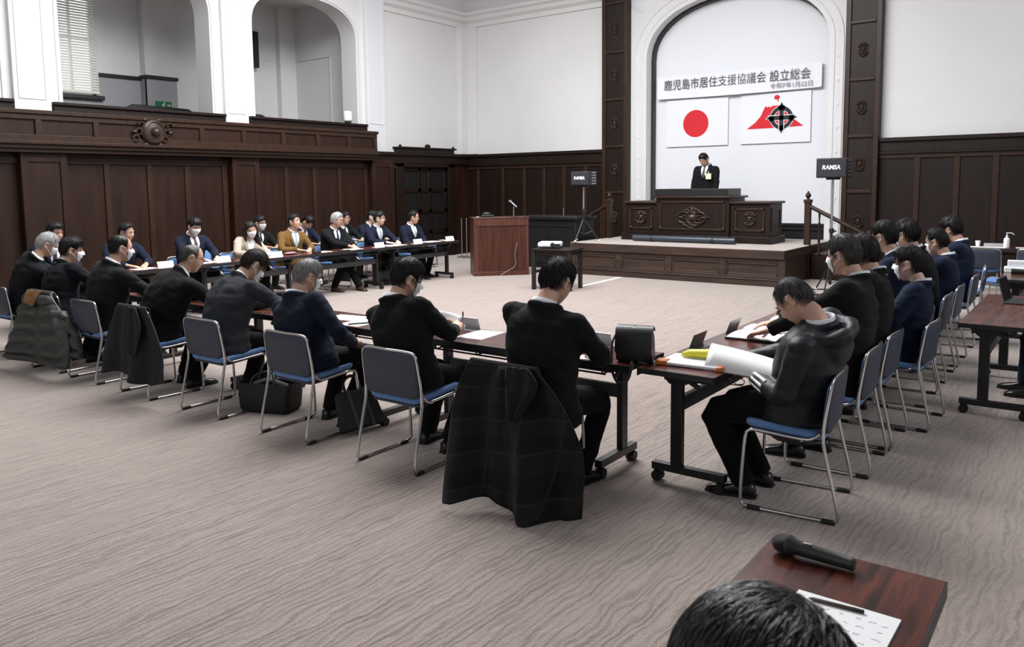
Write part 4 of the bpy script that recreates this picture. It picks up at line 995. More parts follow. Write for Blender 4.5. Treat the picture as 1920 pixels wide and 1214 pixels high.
    # lips take a darker skin
    me.materials.clear(); n = len(me.polygons); ce = np.empty(n*3); me.polygons.foreach_get('center', ce); ce = ce.reshape(-1, 3)
    rel_ = (ce-np.array(C)) @ np.array(RH)
    lips = (np.abs(rel_[:, 0]) < 0.022) & (np.abs(rel_[:, 2]+0.061) < 0.0085-0.006*np.abs(rel_[:, 0])/0.022) & (rel_[:, 1] > 0.06)
    me.polygons.foreach_set('material_index', lips.astype(np.int32))
    body = link('person', me, [sk, lipm], None, 180, loc=root, rz=rz)
    tag(body, label, 'person', group)
    HB = lambda p: C+RH @ Vector(p)
    # ---------------- hair
    if hstyle.get('hair', True):
        hm = hair_mesh(hstyle, near, rnd); hm.v = [tuple(HB(v)) for v in hm.v]
        if long_hair:
            for s in (-1, 1):
                for q in range(5):
                    a = math.radians(95+q*16)*s
                    p0 = Vector((0.088*math.sin(a), 0.10*math.cos(a)-0.0, 0.02)); mid = p0+Vector((s*0.012, 0, -0.12)); end = Vector((s*(0.10-0.012*q), 0.055-0.05*q, -0.29))
                    hm.tube([HB(v) for v in smooth_path([p0*0.9+Vector((0, 0, 0.05)), p0, mid, end], 2)], [0.026]*10+[0.022]*8, 8) if False else hm.tube([HB(v) for v in smooth_path([p0*0.9+Vector((0, 0, 0.05)), p0, mid, end], 2)], 0.024, 8)
        hm.obj('hair', hair or H_BLACK, body, smooth=180)
    # ---------------- eyes and brows (only where a face can show)
    for s in (-1, 1):
        MB().ell(HB((s*0.031, 0.0800, 0.004)), (0.0125, 0.007, 0.0048), 12, 8, RH).obj('eye', eyem, body)
        MB().tube([HB((s*0.014, 0.094, 0.024)), HB((s*0.030, 0.0945, 0.0295)), HB((s*0.047, 0.084, 0.0255))], [0.0036, 0.0042, 0.0022], 6).obj('eyebrow', hair or H_BLACK, body)
    # ---------------- face mask
    if mask:
        nu, nv = 20, 14; mb = MB(); P = []
        for j in range(nv+1):
            for i in range(nu+1):
                u = -1+2*i/nu; v = j/nv; a = u*math.radians(66); zz = (0.002-0.012*abs(u))*(1-v)+(-0.118+0.030*abs(u))*v
                el = zz/0.121; el = max(-0.985, min(0.985, el)); cz = math.sqrt(1-el*el)
                q = head_surf(np.array([[cz*math.sin(a), cz*math.cos(a), el]]))[0]
                nn = Vector((math.sin(a), math.cos(a)*1.0, 0)).normalized()
                bulge = 0.006*(1-u*u)*math.sin(PI*min(1, v*1.05))
                yy = max(q[1], 0.082*math.cos(a)*(1.0-0.12*v)) if abs(u) < 0.8 else q[1]
                P.append(HB(Vector((q[0], yy, q[2]))+nn*(0.005+bulge)))
        mb.add(P, [(j*(nu+1)+i, j*(nu+1)+i+1, (j+1)*(nu+1)+i+1, (j+1)*(nu+1)+i) for j in range(nv) for i in range(nu)])
        mo = mb.obj('face_mask', maskm, body, smooth=180); so = mo.modifiers.new('solid', 'SOLIDIFY'); so.thickness = 0.002; so.offset = 1
        lp = MB()
        for i, s in ((0, -1), (nu, 1)):
            top = P[1*(nu+1)+i]; bot = P[(nv-2)*(nu+1)+i]
            lp.tube([top, HB((s*0.082, 0.012, 0.018)), HB((s*0.086, -0.020, 0.020))], 0.0018, 5); lp.tube([bot, HB((s*0.080, 0.010, -0.034)), HB((s*0.086, -0.018, -0.020)), HB((s*0.087, -0.022, 0.012))], 0.0018, 5)
        lp.obj('ear_loops', maskm, mo)
    if glasses:
        gm_ = MB()
        for s in (-1, 1):
            gm_.tube([HB((s*0.033+0.026*math.copysign(abs(math.cos(a))**0.7, math.cos(a)), 0.106-0.18*0.026*abs(math.cos(a))*(1 if math.cos(a)*s > 0 else 0), 0.002+0.018*math.copysign(abs(math.sin(a))**0.7, math.sin(a)))) for a in [2*PI*i/18 for i in range(18)]], 0.0021 if near else 0.0030, 5, closed=True)
            gm_.tube([HB((s*0.059, 0.100, 0.010)), HB((s*0.076, 0.06, 0.012)), HB((s*0.083, -0.008, 0.012)), HB((s*0.082, -0.03, -0.004))], 0.0022, 5)
        gm_.tube([HB((-0.009, 0.107, 0.006)), HB((0.009, 0.107, 0.006))], 0.0022, 5)
        gm_.obj('glasses', glassesm, body)
    # ---------------- jacket: torso and sleeves as one cloth shell
    m = MB()
    prof = [(-0.24, 0.226, 0.158), (-0.16, 0.220, 0.162), (0.0, 0.206, 0.153), (0.2, 0.184, 0.140), (0.42, 0.196, 0.146), (0.62, 0.206, 0.146), (0.78, 0.208, 0.130), (0.88, 0.196, 0.108), (0.95, 0.142, 0.088), (1.0, 0.092, 0.076), (1.04, 0.076, 0.070)]
    if not sit: prof = [(-0.45, 0.185, 0.14), (-0.2, 0.19, 0.142)]+prof[2:]
    m.loft([ring(t, a*g, b*g, e=2.5) for t, a, b in prof])
    for s in (-1, 1):
        e, w = arms[s]; fw = (w-e).normalized()
        m.ell(SH[s]+a9*0.002, (0.070*g, 0.066*g, 0.062*g), 14, 10)
        pa = smooth_path([c9+x9*(s*0.12*g)-a9*0.02, SH[s]+x9*(s*0.012), SH[s]*0.45+e*0.55, e, e*0.5+w*0.5, w-fw*0.005], 1)
        m.tube(pa, [0.075, 0.074, 0.070, 0.068, 0.064, 0.060, 0.060, 0.058, 0.055, 0.050, 0.046, 0.045][:len(pa)] if len(pa) <= 12 else 0.06, 14)
    # collar roll around the back of the neck
    c10, x10, y10, a10 = frame(0.99); cc = tgt
    nf = frame(0.62); vpt = nf[0]+nf[2]*(0.142*g)
    coll = [cc+x10*(0.080*g**0.5*math.cos(q))+y10*(0.073*g**0.5*math.sin(q)+0.002)+a10*(0.010-0.026*math.sin(q)) for q in [math.radians(v) for v in (55, 20, -15, -50, -90, -130, -165, -200, -235)]]
    m.tube(coll, 0.022, 8, flat=0.9)
    if hood:
        hp2 = [cc+x10*(0.150*math.cos(q))+y10*(-0.045+0.110*math.sin(q))+a10*(-0.020-0.03*math.sin(q)) for q in [2*PI*i/16 for i in range(16)]]
        m.tube(hp2, [0.040+0.010*math.sin(i*1.9) for i in range(16)], 10, closed=True)
        m.ell(cc+y10*(-0.13)-a10*0.085, (0.14, 0.055, 0.09), 14, 10)
    jm = remesh(m, 0.010 if near else 0.014, 3, 'jacket'); wrinkle(jm, (0.006 if hood else 0.0115) if near else 0.007, rnd.random()*60)
    jm.materials.clear(); jo = link('jacket', jm, jacket, body, 180)
    if near and not hood and not front:      # the seam down the middle of the back
        bv0 = BVHTree.FromPolygons([v.co.copy() for v in jm.vertices], [tuple(p.vertices) for p in jm.polygons]); V = []
        for i in range(31):
            c_, x_, y_, a_ = frame(0.97-0.93*i/30)
            for dx in (-0.0022, 0.0022):
                h_ = bv0.ray_cast(c_+x_*dx-y_*0.4, y_, 0.6); V.append((h_[0] if h_[0] is not None else c_-y_*0.14)-y_*0.0012)
        MB().add(V, [(2*i, 2*i+1, 2*i+3, 2*i+2) for i in range(30)]).obj('back_seam', seamm, body, smooth=180)
    # ---------------- shirt collar, shirt front, tie, lapels
    pts = [[cc+x10*(rr*math.cos(q))+y10*(rr*0.97*math.sin(q)+yo)+a10*(zo-0.026*math.sin(q)) for q in [2*PI*i/26 for i in range(26)]] for rr, zo, yo in ((0.074*g**0.5, -0.015, 0), (0.069*g**0.5, 0.020, 0.003), (0.0635*g**0.5, 0.044, 0.006), (0.060*g**0.5, 0.043, 0.006), (0.061*g**0.5, 0.0, 0.0))]
    if shirt is not None: MB().loft(pts, cap=False).obj('shirt_collar', shirt, body, smooth=180)
    if front:
        bv = BVHTree.FromPolygons([v.co.copy() for v in jm.vertices], [tuple(p.vertices) for p in jm.polygons])
        def drape(poly, off, name, mm, nu=9):
            """poly: rows of (t, x_left, x_right) down the chest; laid onto the jacket front, off metres proud of it"""
            mb = MB(); Q = []
            for t, xa, xb in poly:
                c, x, y, a = frame(min(t, 1.0))
                if t > 1: c = c+a*(t-1)*L
                for i in range(nu):
                    xx = xa+(xb-xa)*i/(nu-1); o_ = c+x*xx+y*0.35; h = bv.ray_cast(o_, -y, 0.6)
                    p = h[0] if h[0] is not None else c+x*xx+y*0.06
                    Q.append(p+y*off)
            mb.add(Q, [(j*nu+i, j*nu+i+1, (j+1)*nu+i+1, (j+1)*nu+i) for j in range(len(poly)-1) for i in range(nu-1)])
            ob = mb.obj(name, mm, body, smooth=180); so_ = ob.modifiers.new('solid', 'SOLIDIFY'); so_.thickness = 0.004; so_.offset = 1; return ob
        ts = [1.0, 0.94, 0.88, 0.80, 0.72, 0.64, 0.56, 0.50]; ws = [0.062, 0.072, 0.072, 0.064, 0.052, 0.038, 0.020, 0.003]
        if shirt is not None: drape([(t, -w_, w_) for t, w_ in zip(ts, ws)], 0.003, 'shirt_front', shirt)
        for s in (-1, 1): drape([(t, s*(w_-0.004), s*(w_+lw_)) for t, w_, lw_ in zip(ts, ws, (0.012, 0.026, 0.040, 0.048, 0.046, 0.036, 0.022, 0.006))], 0.007, 'lapel', jacket, 5)
        if tie is not None:
            drape([(t, -w_, w_) for t, w_ in zip([1.0, 0.97, 0.945, 0.93, 0.80, 0.66, 0.56, 0.50], (0.018, 0.020, 0.013, 0.014, 0.022, 0.027, 0.024, 0.006))], 0.011, 'tie', tie, 5)
    # ---------------- trousers and shoes
    m = MB()
    m.loft([ring(t, a*g, b*g) for t, a, b in ((-0.20, 0.150, 0.110), (-0.10, 0.180, 0.135), (0.10, 0.178, 0.135), (0.25, 0.150, 0.11))])
    for s in (-1, 1):
        h, kn, an = legs[s]; dn = (an-kn).normalized()
        pa = smooth_path([h+Vector((0, -0.05, 0)), h, kn+(h-kn).normalized()*0.03, kn+dn*0.04, an+dn*0.035], 1)
        r_ = np.interp(np.linspace(0, 1, len(pa)), [0, 0.3, 0.55, 0.72, 1.0], [0.092*g, 0.092*g, 0.072, 0.068, 0.058])
        m.tube(pa, list(r_), 14)
    tm = remesh(m, 0.012 if near else 0.016, 4, 'trousers'); wrinkle(tm, 0.007, rnd.random()*60, 7)
    tm.materials.clear(); link('trousers', tm, trousers, body, 180)
    for s in (-1, 1):
        h, kn, an = legs[s]; fl_ = Vector((s*0.12, 1, 0)).normalized() if sit else Vector((s*0.15, 1, 0)).normalized(); rt = Vector((fl_.y, -fl_.x, 0)); b0 = Vector((an.x, an.y, max(0.0, an.z-0.095)))
        rings = []
        for y, hw, zt in ((-0.075, 0.020, 0.045), (-0.062, 0.033, 0.075), (-0.02, 0.037, 0.092), (0.03, 0.038, 0.085), (0.08, 0.044, 0.062), (0.13, 0.047, 0.050), (0.17, 0.040, 0.042), (0.195, 0.022, 0.028)):
            rings.append([b0+fl_*y+rt*(hw*math.copysign(abs(math.cos(q))**0.8, math.cos(q)))+Vector((0, 0, max(0.0, zt/2+zt/2*math.copysign(abs(math.sin(q))**0.6, math.sin(q))))) for q in [2*PI*i/14 for i in range(14)]])
        so2 = MB().loft(rings).obj('shoe', shoe, body, smooth=60)
        MB().loft([[b0+fl_*y+rt*(sx*hw) + Vector((0, 0, z)) for sx, z in ((-1, 0.0), (1, 0.0), (1, 0.014), (-1, 0.014))] for y, hw in ((-0.08, 0.024), (-0.05, 0.040), (0.03, 0.041), (0.10, 0.049), (0.15, 0.047), (0.20, 0.022))]).obj('sole', rubber, so2)
    PEOPLE[key] = dict(body=body, arms=arms, SH=SH, frame=frame, C=C, RH=RH, R=R, root=root, jm=jm, g=g, L=L)
    return body
def local_to_world(key, p):
    q = PEOPLE[key]; return q['root']+q['R'] @ Vector(p)
# ---- who sits where
ST_N = (900, 0.0013, 0.55, 5)
def H(**k): return k
BUSY = dict(front=0.50, thick=0.024, messy=0.006, strands=ST_N)
# near row, backs to us
N = [
 ('N1', -2.47, 'man in a black suit seen from behind at the chair with the plaid coat', (-2.43, 3.68, 1.18), dict(hp=28, hy=-6, jacket=S_BLACK, hair=H_BLACK, hstyle=H(front=0.55, thick=0.026, messy=0.008, strands=(1400, 0.0013, 0.5, 5), lift=2), hands={1: (0.13, 0.36, 0.745), -1: (-0.11, 0.37, 0.745)}, girth=1.06)),
 ('N2', -3.47, 'man in a black suit with a white mask holding up a sheet and a pen', (-3.56, 3.66, 1.13), dict(hp=18, hy=-24, jacket=S_BLACK, hair=H_BLACK, mask=True, hstyle=H(front=0.5, thick=0.027, messy=0.005, strands=ST_N, fringe=0.2, hdir={1: ((-0.3, 0.9, 0.25), (0.5, 0, 0.9)), -1: ((0.3, 0.9, 0.2), (-0.5, 0, 0.9))}), hands={1: (0.03, 0.38, 0.765), -1: (-0.20, 0.38, 0.765)}, curl=(0.6, 0.9))),
 ('N3', -4.46, 'elderly man with grey hair, glasses, a mask and a navy suit, seen from behind', (-4.53, 3.65, 1.09), dict(hp=14, hy=-16, jacket=S_NAVY, hair=H_GREY, mask=True, glasses=True, hstyle=H(front=0.55, thick=0.018, messy=0.003, strands=(1000, 0.0012, 0.4, 5), bald=((0, -0.2, 1), 0.86, 0.45)), hands={1: (0.20, 0.22, 0.62), -1: (-0.18, 0.30, 0.64)}, girth=1.05)),
 ('N4', -5.47, 'man in a charcoal grey suit bent low over the table, mask on', (-5.48, 3.88, 1.10), dict(hp=40, hy=-14, jacket=S_GREY, hair=H_DARK, mask=True, hstyle=dict(BUSY, fringe=0.5), hands={1: (0.10, 0.60, 0.745), -1: (-0.16, 0.56, 0.745)}, girth=1.04)),
 ('N5', -6.41, 'bald man with dark glasses leaning forward in a black suit', (-6.33, 3.86, 1.12), dict(hp=16, hy=-18, jacket=S_BLACK, hair=H_SALT, glasses=True, hstyle=H(front=0.80, thick=0.007, messy=0.001, strands=(500, 0.0010, 0.25, 4), bald=((0, 0.35, 1), 0.55, 0.98)), hands={1: (0.12, 0.56, 0.745), -1: (-0.14, 0.54, 0.745)}, girth=1.08)),
 ('N6', -7.32, 'balding man with dark side hair and a mask, sitting upright in black', (-7.25, 3.72, 1.18), dict(hp=8, hy=-12, jacket=S_WARM, hair=H_BLACK, mask=True, hstyle=H(front=0.84, thick=0.016, messy=0.002, strands=(900, 0.0011, 0.35, 5), bald=((0, 0.2, 1), 0.75, 0.75)), hands={1: (0.20, 0.46, 0.745), -1: (-0.15, 0.46, 0.745)}, girth=1.08)),
 ('N7', -8.20, 'man with thick black hair and a mask behind the chair with the olive padded coat', (-8.26, 3.74, 1.12), dict(hp=10, hy=-18, jacket=S_BLACK, hair=H_BLACK, mask=True, hstyle=dict(BUSY, thick=0.03), hands={1: (0.20, 0.48, 0.745), -1: (-0.15, 0.46, 0.745)})),
 ('N8', -9.05, 'man with silver hair and a mask at the far left end of the near row', (-8.84, 3.76, 1.15), dict(hp=22, hy=-16, jacket=S_BLACK, hair=H_WHITE, mask=True, glasses=True, hstyle=H(front=0.55, thick=0.022, messy=0.004, strands=ST_N), hands={1: (0.20, 0.48, 0.745), -1: (-0.15, 0.46, 0.745)})),
]
CHAIR_N = dict(N1='under the plaid coat', N2='under the man holding up a sheet, near row', N3='under the grey haired man in navy', N4='under the man in the charcoal suit', N5='under the dark coat, seat of the bald man', N6='right of the olive padded coat', N7='under the olive padded coat', N8='at the far left end of the near row')
for key, x, lab, hd, kw in N:
    person(key, lab, (x, 3.595), 0, hd, near=True, sk=skin, feet={1: (0.12, 0.22, 0.095), -1: (-0.13, 0.28, 0.095)}, front=False, **kw)
    chair({'N1': -2.57, 'N7': -8.06, 'N8': -9.16}.get(key, x+0.01), 3.575, {'N1': 0.04, 'N5': -0.05, 'N7': 0.06}.get(key, 0.01), 'blue chair with chrome sled legs '+CHAIR_N[key], 'near row chairs')

# right row, in profile, facing the centre of the square
Rr = [
 ('R1', 4.30, 'balding man in a black hooded jacket with three white sleeve stripes, reading', (-1.29, 4.21, 1.10), dict(hp=44, hy=-8, jacket=NYLON, hood=True, hair=H_SALT, hstyle=H(front=0.74, thick=0.012, messy=0.002, strands=(900, 0.0011, 0.4, 5), bald=((0, 0.45, 1), 0.84, 0.85)), hands={-1: (-0.16, 0.17, 0.685), 1: (0.08, 0.32, 0.72)}, girth=1.12, feet={1: (0.10, 0.22, 0.095), -1: (-0.13, 0.24, 0.095)}, elbow={-1: (-0.7, -0.8, -0.8), 1: (0.5, -0.9, -0.8)})),
 ('R2', 5.08, 'tall man with greying swept back hair and a mask in the right row', (-1.30, 5.20, 1.26), dict(hp=8, hy=-16, jacket=S_WARM, hair=H_SALT, mask=True, hstyle=H(front=0.55, thick=0.022, messy=0.003, strands=ST_N, comb=(0.1, -0.6, -0.1)), hands={-1: (-0.12, 0.44, 0.745), 1: (0.22, 0.52, 0.755)}, girth=1.08, feet={1: (0.11, 0.12, 0.095), -1: (-0.10, 0.22, 0.095)})),
 ('R3', 5.68, 'person with a dark bob mostly hidden behind the tall masked man', (-1.34, 5.87, 1.22), dict(hp=10, hy=-18, jacket=S_WARM, hair=H_DARK, hstyle=H(front=0.45, thick=0.03, messy=0.004, ears=True, nape=-0.8, strands=ST_N))),
 ('R4', 6.88, 'man with glasses, mask, navy suit and combed back hair beyond the dark bob', (-1.43, 6.93, 1.27), dict(hp=8, hy=-20, jacket=S_NAVY2, hair=H_BLACK, mask=True, glasses=True, hstyle=H(front=0.52, thick=0.025, messy=0.004, strands=ST_N, comb=(0.1, -0.6, -0.1)))),
 ('R5', 6.24, 'short person with brown cropped hair, large white mask and navy blazer, set back', (-1.13, 6.33, 1.12), dict(hp=4, hy=-10, jacket=S_NAVY2, hair=H_DARK, mask=True, sk=skin_p, hstyle=H(front=0.40, thick=0.024, messy=0.003, strands=ST_N, fringe=0.4, nape=-0.5), girth=0.88, hands={-1: (-0.08, 0.22, 0.62), 1: (0.08, 0.24, 0.62)})),
 ('R6', 7.80, 'man with short spiky black hair and a mask in the right row', (-1.42, 7.78, 1.24), dict(hp=8, hy=-26, jacket=S_BLACK, hair=H_BLACK, mask=True, glasses=True, hstyle=H(front=0.5, thick=0.024, messy=0.010, strands=ST_N, lift=2.5))),
 ('R7', 8.52, 'man with a high forehead, flat black hair and a mask, low in the right row', (-1.30, 8.57, 1.13), dict(hp=12, hy=-14, jacket=S_NAVY2, hair=H_BLACK, mask=True, hstyle=H(front=0.72, thick=0.018, messy=0.002, strands=ST_N))),
 ('R8', 9.58, 'man with bushy black hair and a dark blue suit, last in the right row', (-1.33, 9.66, 1.19), dict(hp=14, hy=-24, jacket=S_NAVY2, hair=H_BLACK, hstyle=H(front=0.45, thick=0.034, messy=0.010, strands=ST_N, lift=2), girth=1.1)),
]
CHAIR_R = dict(R1='nearest in the right row, under the man in the hooded jacket', R2='second in the right row, under the tall man with a mask', R3='third in the right row, bright blue seat back edge showing', R5='under the short person in the navy blazer', R4='under the man in glasses and navy, right row', R6='under the man with spiky hair, right row', R7='under the man with the high forehead, right row', R8='under the last man of the right row')
for key, y, lab, hd, kw in Rr:
    kw.setdefault('hands', {1: (0.17, 0.44, 0.745), -1: (-0.17, 0.44, 0.745)}); kw.setdefault('feet', {1: (0.11, 0.30, 0.095), -1: (-0.11, 0.34, 0.095)})
    px = -1.30 if key != 'R5' else -1.17
    person(key, lab, (px, y), PI/2, hd, near=key in ('R1', 'R2', 'R3', 'R4', 'R5'), **kw)
    chair({'R5': -1.14}.get(key, -1.275), y-0.02, PI/2+{'R1': 0.10, 'R2': 0.03, 'R5': -0.04}.get(key, 0.0), 'blue chair '+CHAIR_R[key], 'right row chairs')
chair(-1.30, 10.62, PI/2+0.1, 'empty blue chair at the far end of the right row', 'right row chairs')
chair(-0.98, 11.7, PI/2-0.1, 'empty blue chair between the right row and the far table', 'right row chairs')

# left row, facing us
tie_red = mat('maroon_tie', (0.10, 0.035, 0.045), 0.6, vary=(60, 0.6)); tie_blue = mat('navy_tie', (0.012, 0.022, 0.075), 0.5); tie_pale = mat('pale_blue_tie', (0.30, 0.42, 0.52), 0.5)
tie_str = mat('silver_striped_tie', (0.38, 0.38, 0.42), 0.5, vary=(50, 0.7, (1, 1, 1.5))); tie_blk = mat('dark_tie', (0.02, 0.02, 0.025), 0.5)
Ll = [
 ('L0', -10.52, 4.45, 'man mostly hidden behind the silver haired man at the far left', (-10.33, 4.50, 1.20), dict(hp=12, hy=12, jacket=S_NAVY, hstyle=H(front=0.5, thick=0.024), tie=tie_blk, hands={1: (0.10, 0.52, 0.76), -1: (-0.10, 0.50, 0.76)})),
 ('L1', -10.52, 5.36, 'man with swept dark hair and a navy suit behind the balding masked man', (-10.35, 5.40, 1.15), dict(hp=8, hy=28, jacket=S_NAVY, hstyle=H(front=0.6, thick=0.024), tie=tie_red)),
 ('L2', -10.54, 6.42, 'young man with tousled black hair and a white mask looking down', (-10.40, 6.42, 1.18), dict(hp=22, hy=-2, mask=True, jacket=S_NAVY, hstyle=H(front=0.42, thick=0.026, messy=0.009, fringe=0.3), tie=tie_red, sk=skin_p)),
 ('L3', -10.50, 7.24, 'woman with long dark hair, white mask and beige jacket, tilting her head', (-10.33, 7.29, 1.09), dict(hp=14, hy=-14, hr=12, mask=True, jacket=S_BEIGE, long_hair=True, hair=H_DARK, hstyle=H(front=0.50, thick=0.018, ears=True, nape=-0.9), sk=skin_p, girth=0.86)),
 ('L5', -10.54, 8.16, 'man in a brown jacket and pale blue tie with his chin raised', (-10.42, 8.18, 1.17), dict(hp=-8, hy=14, jacket=S_BROWN, trousers=S_BROWN, hstyle=H(front=0.52, thick=0.022, messy=0.006), tie=tie_pale, hands={1: (0.12, 0.36, 0.74), -1: (-0.12, 0.36, 0.74)})),
 ('L7', -10.54, 9.03, 'man with silver hair, glasses, a blue tie and brown shoes, hands clasped', (-10.40, 9.05, 1.16), dict(hp=4, hy=26, jacket=S_BLACK, hair=H_WHITE, glasses=True, hstyle=H(front=0.55, thick=0.026, messy=0.006), tie=tie_blue, shoe=shoe_br, hands={1: (0.05, 0.50, 0.745), -1: (-0.05, 0.50, 0.745)}, feet={1: (-0.02, 0.64, 0.095), -1: (0.30, 0.40, 0.095)})),
 ('L9', -10.54, 10.02, 'man with black rimmed glasses and a silver striped tie, second from the row end', (-10.41, 10.04, 1.15), dict(hp=0, hy=34, jacket=S_NAVY, glasses=True, hstyle=H(front=0.48, thick=0.026), tie=tie_str, sk=skin_p)),
 ('L10', -10.56, 10.95, 'man with a striped tie at the end of the left row beside the lectern', (-10.46, 10.97, 1.13), dict(hp=2, hy=42, jacket=S_NAVY, hstyle=H(front=0.62, thick=0.020), tie=tie_str, glasses=True, hands={1: (0.06, 0.32, 0.63), -1: (-0.06, 0.34, 0.63)}, feet={1: (0.10, 0.42, 0.095), -1: (-0.16, 0.30, 0.095)})),
 ('L4', -11.66, 8.30, 'man with glasses and a mask just behind the woman in beige', (-11.50, 8.32, 1.12), dict(hp=6, hy=10, mask=True, glasses=True, jacket=S_BLACK, hstyle=H(front=0.45, thick=0.024), tie=tie_blk)),
 ('L6', -11.62, 9.20, 'man in dark blue bowing his head behind the brown jacket', (-11.38, 9.22, 1.10), dict(hp=46, hy=20, jacket=S_NAVY2, hstyle=H(front=0.5, thick=0.026), tie=tie_blk)),
 ('L7b', -11.66, 10.22, 'man with glasses and a white badge hidden behind the silver haired man', (-11.50, 10.20, 1.13), dict(hp=4, hy=20, jacket=S_BLACK, glasses=True, hstyle=H(front=0.5, thick=0.022), tie=tie_blk)),
 ('L8', -11.62, 10.86, 'man with parted black hair behind the man with black rimmed glasses', (-11.48, 10.88, 1.13), dict(hp=2, hy=30, jacket=S_NAVY, hstyle=H(front=0.5, thick=0.024), tie=tie_blk, sk=skin_p)),
]
CHAIR_L = dict(L0='at the corner of the left row', L1='behind the balding masked man, left row', L2='under the young man with the mask', L3='under the woman in beige', L5='under the man in the brown jacket', L7='under the man with silver hair and brown shoes', L9='under the man with the silver striped tie', L10='at the lectern end of the left row', L4='behind the woman in beige', L6='under the bowing man in dark blue', L7b='hidden behind the man with silver hair', L8='under the man with parted hair')
for key, x, y, lab, hd, kw in Ll:
    kw.setdefault('hands', {1: (0.13, 0.46, 0.745), -1: (-0.13, 0.46, 0.745)}); kw.setdefault('feet', {1: (0.11, 0.34, 0.095), -1: (-0.11, 0.38, 0.095)})
    person(key, lab, (x, y), -PI/2, hd, front=True, **kw)
    chair(x-0.045, y, -PI/2, 'blue chair '+CHAIR_L[key], 'left row chairs')
chair(-10.62, 6.93+0.0, -PI/2+0.05, 'empty blue chair between the masked young man and the woman in beige', 'left row chairs') if False else None
chair(-11.62, 11.62, -PI/2+0.1, 'empty blue chair behind the last man of the left row', 'left row chairs')
chair(-11.70, 12.62, -PI/2+0.75, 'empty blue chair standing angled by the door', 'left row chairs')
chair(-11.66, 7.35, -PI/2, 'empty blue chair left of the man in glasses and mask', 'left row chairs')

# the speaker, the writer in the foreground, the one at the right edge
person('POD', 'man in a black suit standing at the podium with his head bowed, yellow badge', (-6.40, 15.02), PI, (-6.40, 14.94, 2.175), pose='stand', floorz=SZ, hp=34, hy=-14, jacket=S_BLACK, hair=H_BLACK, hstyle=H(front=0.55, thick=0.022, messy=0.005), front=True, tie=tie_blk, hands={1: (0.23, 0.10, 0.80), -1: (-0.23, 0.10, 0.80)}, girth=1.02, vox=0.0075)
bd = local_to_world('POD', (0.0, 0, 0))
MB().bx(-0.055, 0.055, -0.006, 0.006, -0.055, 0.055).obj('badge', mat('yellow_paper_badge', (0.70, 0.76, 0.38), 0.7), PEOPLE['POD']['body'], loc=(-0.135, 0.165, 1.235))
MB().bx(-0.03, 0.03, 0.006, 0.008, -0.04, 0.03).tube([(0, 0.0, 0.055), (0, -0.01, 0.10)], 0.006, 6).obj('badge_card', paperm, bpy.data.objects[[c.name for c in PEOPLE['POD']['body'].children if c.name.startswith('badge')][0]])
person('FG', 'person in the foreground of whom only the dark hair shows', (0.16, 0.70), PI/2, (-0.228, 0.745, 1.170), hp=52, hy=-35, near=True, jacket=S_BLACK, hair=H_GLOSS, hstyle=H(front=0.45, thick=0.034, messy=0.010, strands=(5200, 0.0008, 0.75, 8), lift=1.6, whorl=(0.75, -0.45, 0.5), comb=(0.1, 0.25, -0.3)), hands={1: (0.12, 0.36, 0.745), -1: (-0.14, 0.34, 0.745)})
person('RE', 'seated person cut off by the right edge, navy trousers and black shoes', (-0.02, 7.45), PI/2, (-0.12, 7.47, 1.20), hp=8, jacket=S_NAVY, trousers=S_NAVY2, hair=H_BLACK, hstyle=H(front=0.5, thick=0.024), feet={1: (0.17, 0.45, 0.095), -1: (-0.05, 0.38, 0.095)}, hands={1: (0.13, 0.34, 0.745), -1: (-0.13, 0.34, 0.745)})
chair(-0.06, 7.45, PI/2, 'blue chair at the right edge under the laptop table', 'right edge chairs')
chair(-0.10, 6.66, PI/2, 'empty blue chair at the right edge, nearest end of the laptop table', 'right edge chairs')
chair(-1.45, 13.35, 0.2, 'blue chair drawn up to the far table, left one', 'far table chairs')
chair(-0.75, 13.5, -0.15, 'blue chair drawn up to the far table, by the pump bottle', 'far table chairs')
